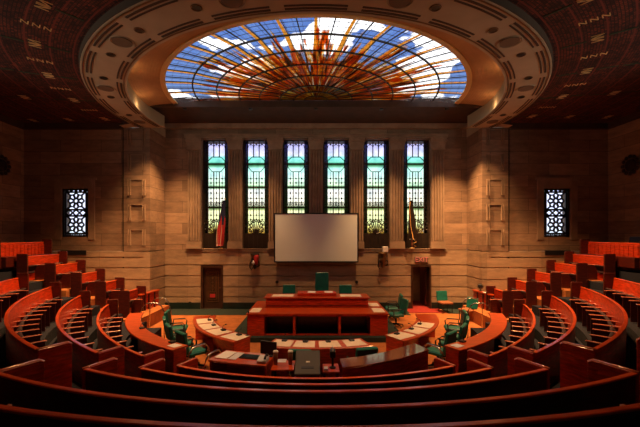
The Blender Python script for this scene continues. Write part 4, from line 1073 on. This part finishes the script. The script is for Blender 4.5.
# small dark discs in the stone
for i, (u, v) in enumerate(((190,303),(277,282),(356.7,282))):
    p = px(u, v, Y=15.985)
    tag(MB().lathe([(.07,0),(.07,.02)], p, 16, Matrix.Rotation(R(90),3,'X').to_4x4()).build('wall_outlet', bronze), ['small dark disc in the stone left of the closed door', 'small dark disc in the stone under the left side of the screen', 'small dark disc in the stone under the right side of the screen'][i], 'outlet', 'discs in the front wall')
# round ornaments high on the outer walls
for sg, side in ((-1,'left'), (1,'right')):
    t = thing('wall_rosette', 'large round dark rosette high on the %s outer wall' % side, 'ornament', (sg*12.17, 13.52, 6.08), 0, 'round wall rosettes')
    Mr = Matrix.Rotation(R(-90*sg), 3, 'Y').to_4x4()
    lbuild(MB().lathe([(.24,0),(.22,.05),(.10,.07)], n=24, M=Mr), 'hub', bronze, t)
    for i in range(12):
        a = R(30*i); mm = MB(); c = Vector((-sg*.03, .33*math.cos(a), .33*math.sin(a)))
        mm.lathe([(.075,0),(.07,.03),(.03,.05)], c, 12, Mr); lbuild(mm, 'petal', bronze, t)
# flags
def flag(x, label, kind):
    z0 = 2.76; top = 4.95
    t = thing('flag', label, 'flag', (x, 15.84, z0))
    lbuild(MB().lathe([(.10,0),(.10,.03),(.03,.06)], n=18), 'flag_base', gold, t)
    tp = Vector((.22 if kind == 'stripes' else -.12, -.05, top-z0))
    lbuild(MB().tube([(0,0,.04), tuple(tp)], .016, 8), 'pole', wood_arm, t)
    lbuild(MB().lathe([(.01,0),(.035,.03),(.01,.12)], tuple(tp), 10), 'finial', gold, t)
    me = bpy.data.meshes.new('flag_cloth'); bm = bmesh.new(); nz, na = 26, 36; g = []
    for j in range(nz+1):
        v = j/nz; base_r = .05 + .10*math.sin(min(1, v*1.15)*math.pi/2)**1.2 * (1 if v < .88 else 1-(v-.88)*1.6)
        cen = tp*(1-v*.93) + Vector((-.03, -.09, -.02)) if kind == 'stripes' else tp*(1-v*.8) + Vector((.02,-.09,-.02))
        row = []
        for k_ in range(na):
            a = 2*math.pi*k_/na; rr = base_r*(1+.28*math.sin(a*7+v*3)+.1*math.sin(a*3+v*6))
            row.append(bm.verts.new((cen.x+rr*math.cos(a), cen.y+rr*.55*math.sin(a), cen.z)))
        g.append(row)
    for j in range(nz):
        for k_ in range(na):
            f_ = bm.faces.new((g[j][k_], g[j][(k_+1)%na], g[j+1][(k_+1)%na], g[j+1][k_])); f_.smooth = True
            if kind == 'stripes': f_.material_index = 0 if j < 11+3*math.sin(k_*.7) else (2 if k_ % 4 == 0 else 1)
            else: f_.material_index = 0
    bm.faces.new(g[0]); bm.faces.new(g[-1][::-1]); bm.to_mesh(me); bm.free()
    for mm in ((blue_cloth, red_cloth, mat('cream_cloth', (.42,.30,.24), .8)) if kind == 'stripes' else (bronze,)): me.materials.append(mm)
    o = bpy.data.objects.new('flag_cloth', me); COL.objects.link(o); o.parent = t
    if kind != 'stripes':
        lbuild(MB().tube([(-.13,-.16,2.1),(-.16,-.18,1.9),(-.12,-.2,1.0),(.0,-.2,.45),(.15,-.2,.32),(-.08,-.2,.22),(.12,-.2,.12),(-.05,-.2,.02)], .018, 6), 'gold_cord', cloth_gold, t, smooth=True)
    return t
flag(-4.32, 'furled flag with red and white stripes and blue corner, before the leftmost tall window', 'stripes')
flag(4.35, 'furled dark flag with a gold cord, before the rightmost tall window', 'dark')
